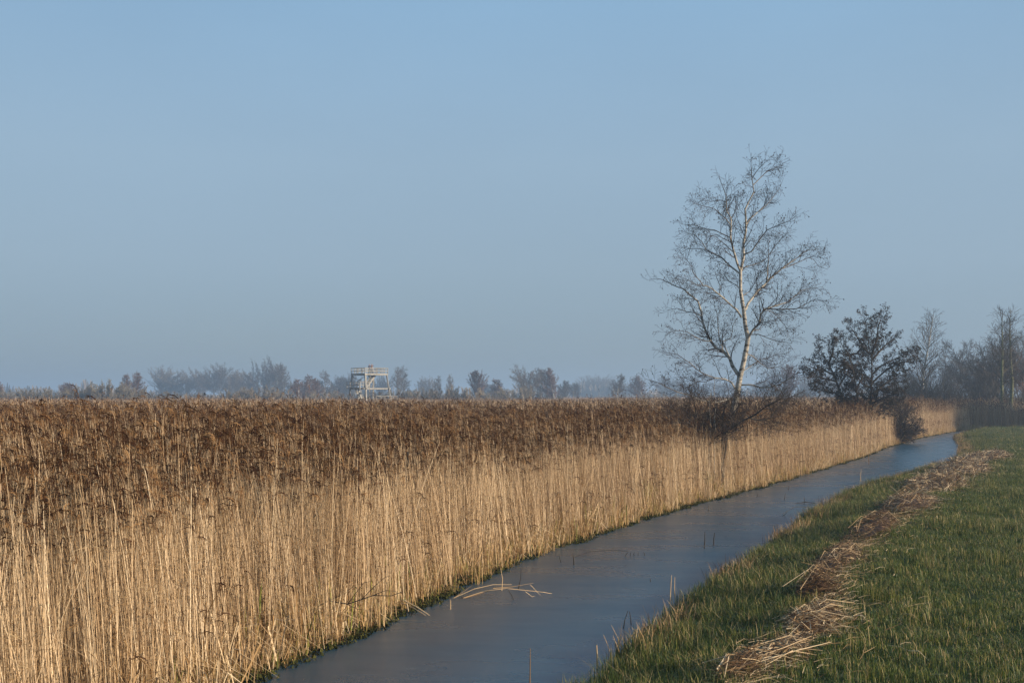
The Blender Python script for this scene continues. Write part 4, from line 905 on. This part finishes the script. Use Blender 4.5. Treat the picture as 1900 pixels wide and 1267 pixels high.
# broken stalks at the foot of the reeds
c = px(765, 1140); T = empty('broken_stalks', c, 'pale broken reed stalks leaning out over the water from the reed edge', 'broken stalks')
for a, b_, d_ in [((748, 1113), (797, 1141), 0), ((745, 1118), (790, 1145), .05), ((752, 1112), (758, 1134), .1)]:
    q = MB(); pa = at(*a, c.y+.2+d_); pb = at(*b_, c.y-.1); pb.z = max(.01, pb.z); q.tube([pa, pa.lerp(pb, .5)+Vector((0, 0, .02)), pb], [.010, .010, .007], 5, 0, tone=.95); q.obj('stalk', M['straw'], T, origin=c)
p = px(350, 1243); e = px(452, 1262)
stalk('orange_stalk', [p+Vector((0, 0, .10)), p.lerp(e, .5)+Vector((0, 0, .12)), e+Vector((0, 0, .015))], [.014, .014, .006], 'orange brown broad stalk lying from the reeds onto the water at the bottom left', 'stalk', 'straw', .33)
# dark fallen branch in front of the reeds
c = px(592, 1165, .1); T = empty('fallen_branch', c, 'dark forked dead branch lying against the foot of the reeds', 'branch'); D0 = c.y-.35
for k, pts in enumerate([[(592, 1135), (590, 1124), (610, 1114), (645, 1120), (670, 1112), (692, 1104), (725, 1105), (745, 1098)], [(645, 1120), (660, 1100), (676, 1080), (690, 1078)], [(612, 1113), (640, 1100), (658, 1085)], [(672, 1111), (690, 1092), (712, 1072), (722, 1068)], [(692, 1104), (715, 1095), (735, 1096)], [(645, 1121), (662, 1129), (680, 1131)]]):
    q = MB(); n = len(pts); q.tube([at(a, b_, D0-.02*i) for i, (a, b_) in enumerate(pts)], [(.011 if k == 0 else .006)*(1-.6*i/(n-1)) for i in range(n)], 5, 0, tone=.1); q.obj('bough' if k == 0 else 'side_twig', M['darkstem'], T, origin=c)
# tall pale single stalks standing out of the reeds
for xb, yb, xt, yt, D, lab in [(353, 1060, 355, 905, 12.0, 'tall pale straight reed stalk standing clear in the near reeds at the left'), (661, 1085, 663, 848, 15.75, 'tallest pale straight reed stalk, standing clear in the middle of the near reeds'),
                               (283, 1180, 290, 1085, 12.0, 'thick pale stalk with a folded leaf near the bottom left'), (300, 1190, 322, 1088, 12.0, 'thick brown stalk leaning right near the bottom left'), (346, 1200, 348, 1118, 12.2, 'short pale double stalk near the bottom left')]:
    a = at(xb, yb, D); t_ = at(xt, yt, D); f_ = Vector((a.x, a.y, gz(a.x, a.y)-.02)); stalk('tall_stalk', [f_, a, a.lerp(t_, .5)+Vector((.004, 0, 0)), t_], [.006, .006, .005, .0025] if 'thick' in lab else [.0055, .0055, .005, .003], lab, 'reed stalk', 'stem', .98 if 'brown' not in lab else .3)
# two bulrush heads darker than the reeds around them
for x, yt, yb, D, lab in [(756, 838, 866, 18.6, 'dark brown bulrush head standing straight among the reed plumes'), (429, 852, 878, 15.5, 'dark brown bulrush head low among the plumes on the left')]:
    b_ = at(x, yb, D); t_ = at(x+1, yt, D); f_ = Vector((b_.x, b_.y, gz(b_.x, b_.y))); T = empty('bulrush', f_, lab, 'bulrush')
    q = MB(); q.tube([f_, b_, t_, t_+Vector((0, 0, .09))], [.005, .005, .004, .002], 5, tone=.5); q.obj('stalk', M['straw'], T, origin=f_)
    q = MB(); q.tube([b_, b_.lerp(t_, .12), b_.lerp(t_, .88), t_], [.006, .021, .021, .006], 8, tone=.12, cap=True); q.obj('seed_head', M['darkstem'], T, True, origin=f_)
# things standing in the water
for k, (x, y0, x1, y1, lab) in enumerate([
    (953, 1112, 943, 1094, 'short dark stick leaning under the arched leaves'), (962, 1092, 967, 1056, 'thin dark upright twig behind the arched leaves'), (931, 1095, 929, 1054, 'pale brown stub beside the arched leaves'),
    (836, 1130, 836, 1112, 'small pale stub standing in the water left of the arched leaves'), (983, 1285, 984, 1202, 'tall thin brown stem standing in the water near the bottom'),
    (1157, 1165, 1165, 1133, 'left thin dark stem of two in the middle of the water'), (1171, 1158, 1168, 1134, 'right thin dark stem of two in the middle of the water'), (1207, 1079, 1207, 1073, 'tiny dark stub alone in the blue water'),
    (1065, 1047, 1063, 1026, 'stout dark stub where the long bent stem starts'), (1041, 1043, 1038, 1030, 'small dark stub left of the long bent stem'), (1160, 1032, 1166, 1023, 'dark hooked stub at the end of the long bent stem'),
    (1170, 1031, 1171, 1024, 'first short dark peg right of the hooked stub'), (1177, 1031, 1177, 1024, 'second short dark peg right of the hooked stub'), (1184, 1030, 1184, 1024, 'third short dark peg right of the hooked stub'), (1196, 1030, 1194, 1024, 'dark peg at the right end of the row of pegs'),
    (1307, 1017, 1308, 986, 'thick dark stem standing near the grassy bank'), (1324, 1012, 1326, 988, 'dark stem right of the thick dark one near the grassy bank'), (1437, 1000, 1438, 975, 'dark stem close against the grassy bank'),
    (1455, 928, 1457, 914, 'dark stem standing in the far half of the water'), (1463, 909, 1463, 903, 'tiny dark stub in the far half of the water'), (1452, 957, 1460, 950, 'low dark hooked stem near the far bank curve'), (1492, 936, 1492, 920, 'thin stem beside the flat floating twig'),
    (1612, 862, 1611, 828, 'dead brown seed stalk rising from the water near the reed edge'), (1404, 922, 1406, 915, 'little stub near the reed side in the far half'), (1315, 948, 1314, 938, 'little dark stub below the green sedge on the reed side'),
    (1597, 893, 1598, 870, 'thin pale stem in the water before the dead seed stalk'), (1243, 1120, 1246, 1066, 'tall pale stem at the edge of the grassy bank'), (1253, 1118, 1252, 1070, 'dark stem right beside the tall pale one at the grassy bank'), (1108, 1240, 1107, 1196, 'pale thick stub at the waterline of the near grassy bank')]):
    a = px(x, y0); t_ = at(x1, y1, a.y); r = random.Random(k); w = (.014 if 'thick' in lab or 'stout' in lab else .0085)*max(1, a.y/28)
    pale = 'pale' in lab or 'brown' in lab
    stalk('water_stem', [a-Vector((0, 0, .15)), a, a.lerp(t_, .5)+Vector((r.gauss(0, .01), 0, 0)), t_], [w, w, w*.8, w*.5], lab, 'stem', 'straw' if pale else 'darkstem', (.75 if 'pale' in lab else .35) if pale else .2)
a = px(1066, 1033); stalk('drooping_stalk', [a, at(1095, 1023, a.y), at(1135, 1020, a.y), at(1165, 1022, a.y)], [.006, .006, .005, .004], 'long thin dark stem bent low over the water between two stubs', 'stem', 'darkstem', .4)
a = px(1476, 935); e = px(1512, 934); stalk('floating_twig', [a+Vector((0, 0, .02)), a.lerp(e, .5)+Vector((0, 0, .06)), e+Vector((0, 0, .02))], [.008, .015, .006], 'flat dark twig floating beside the grassy bank in the far half of the water', 'twig', 'darkstem', .2)
a = px(1452, 955); e = px(1500, 944); stalk('arched_stem', [a+Vector((0, 0, .03)), a.lerp(e, .5)+Vector((0, 0, .16)), e+Vector((0, 0, .05))], [.006, .006, .004], 'long arched stem just nearer than the flat floating twig', 'stem', 'darkstem', .5)
# green and golden sedge tufts at the reed foot
for k, (x, y, s_, lab) in enumerate([(1212, 952, 1.5, 'yellow green sedge tussock leaning right, left of two on the reed side'), (1325, 922, 1.3, 'green sedge tussock below the low dark bush'), (1163, 962, 1.1, 'rusty golden sedge tussock left of the yellow green one'), (1110, 985, .9, 'small olive sedge tussock on the middle reed edge'), (1345, 912, 1.0, 'olive sedge tussock right of the green one')]):
    c = px(x, y); c = c+Vector((-.25, .35, 0)); c.z = max(0, gz(c.x, c.y)); r = random.Random(300+k); q = MB()
    for i in range(240):
        a = r.uniform(0, 6.283); h_ = s_*r.uniform(.3, .75); ln = abs(r.gauss(.35, .25)); c_, s2 = math.cos(a), math.sin(a); qx, qy = r.gauss(0, .09), r.gauss(0, .09)
        q.ribbon([(qx, qy, 0), (qx+c_*h_*ln*.4, qy+s2*h_*ln*.4, h_*.75), (qx+c_*h_*ln*1.2, qy+s2*h_*ln*1.2, h_*r.uniform(.5, .95))], [.004, .004, .001], (-s2, c_, 0), 0, min(1, r.random()*.8+(.4 if 'rusty' in lab else 0)))
    o = q.obj('sedge_tussock', M['sedge']); o.location = c; tag(o, lab, 'tussock')

# ------------------------------------------------------------------ haze: one closed box round everything
q = MB(); q.box((0, 0, 11), 4600, 4600, 12.2)
hz = q.obj('haze', [bpy.data.materials.new('haze')]); hz['kind'] = 'stuff'
tag(hz, 'thin blue winter haze over the marsh', 'haze'); m = hz.data.materials[0]; m.use_nodes = True; m.node_tree.nodes.clear()
pv = N(m, 'ShaderNodeVolumePrincipled'); ou = N(m, 'ShaderNodeOutputMaterial'); m.node_tree.links.new(pv.outputs[0], ou.inputs['Volume'])
pv.inputs['Color'].default_value = (.53, .71, .93, 1); pv.inputs['Density'].default_value = .0009; pv.inputs['Anisotropy'].default_value = .2
print('twigs', nb, 'objects', len(S.objects))
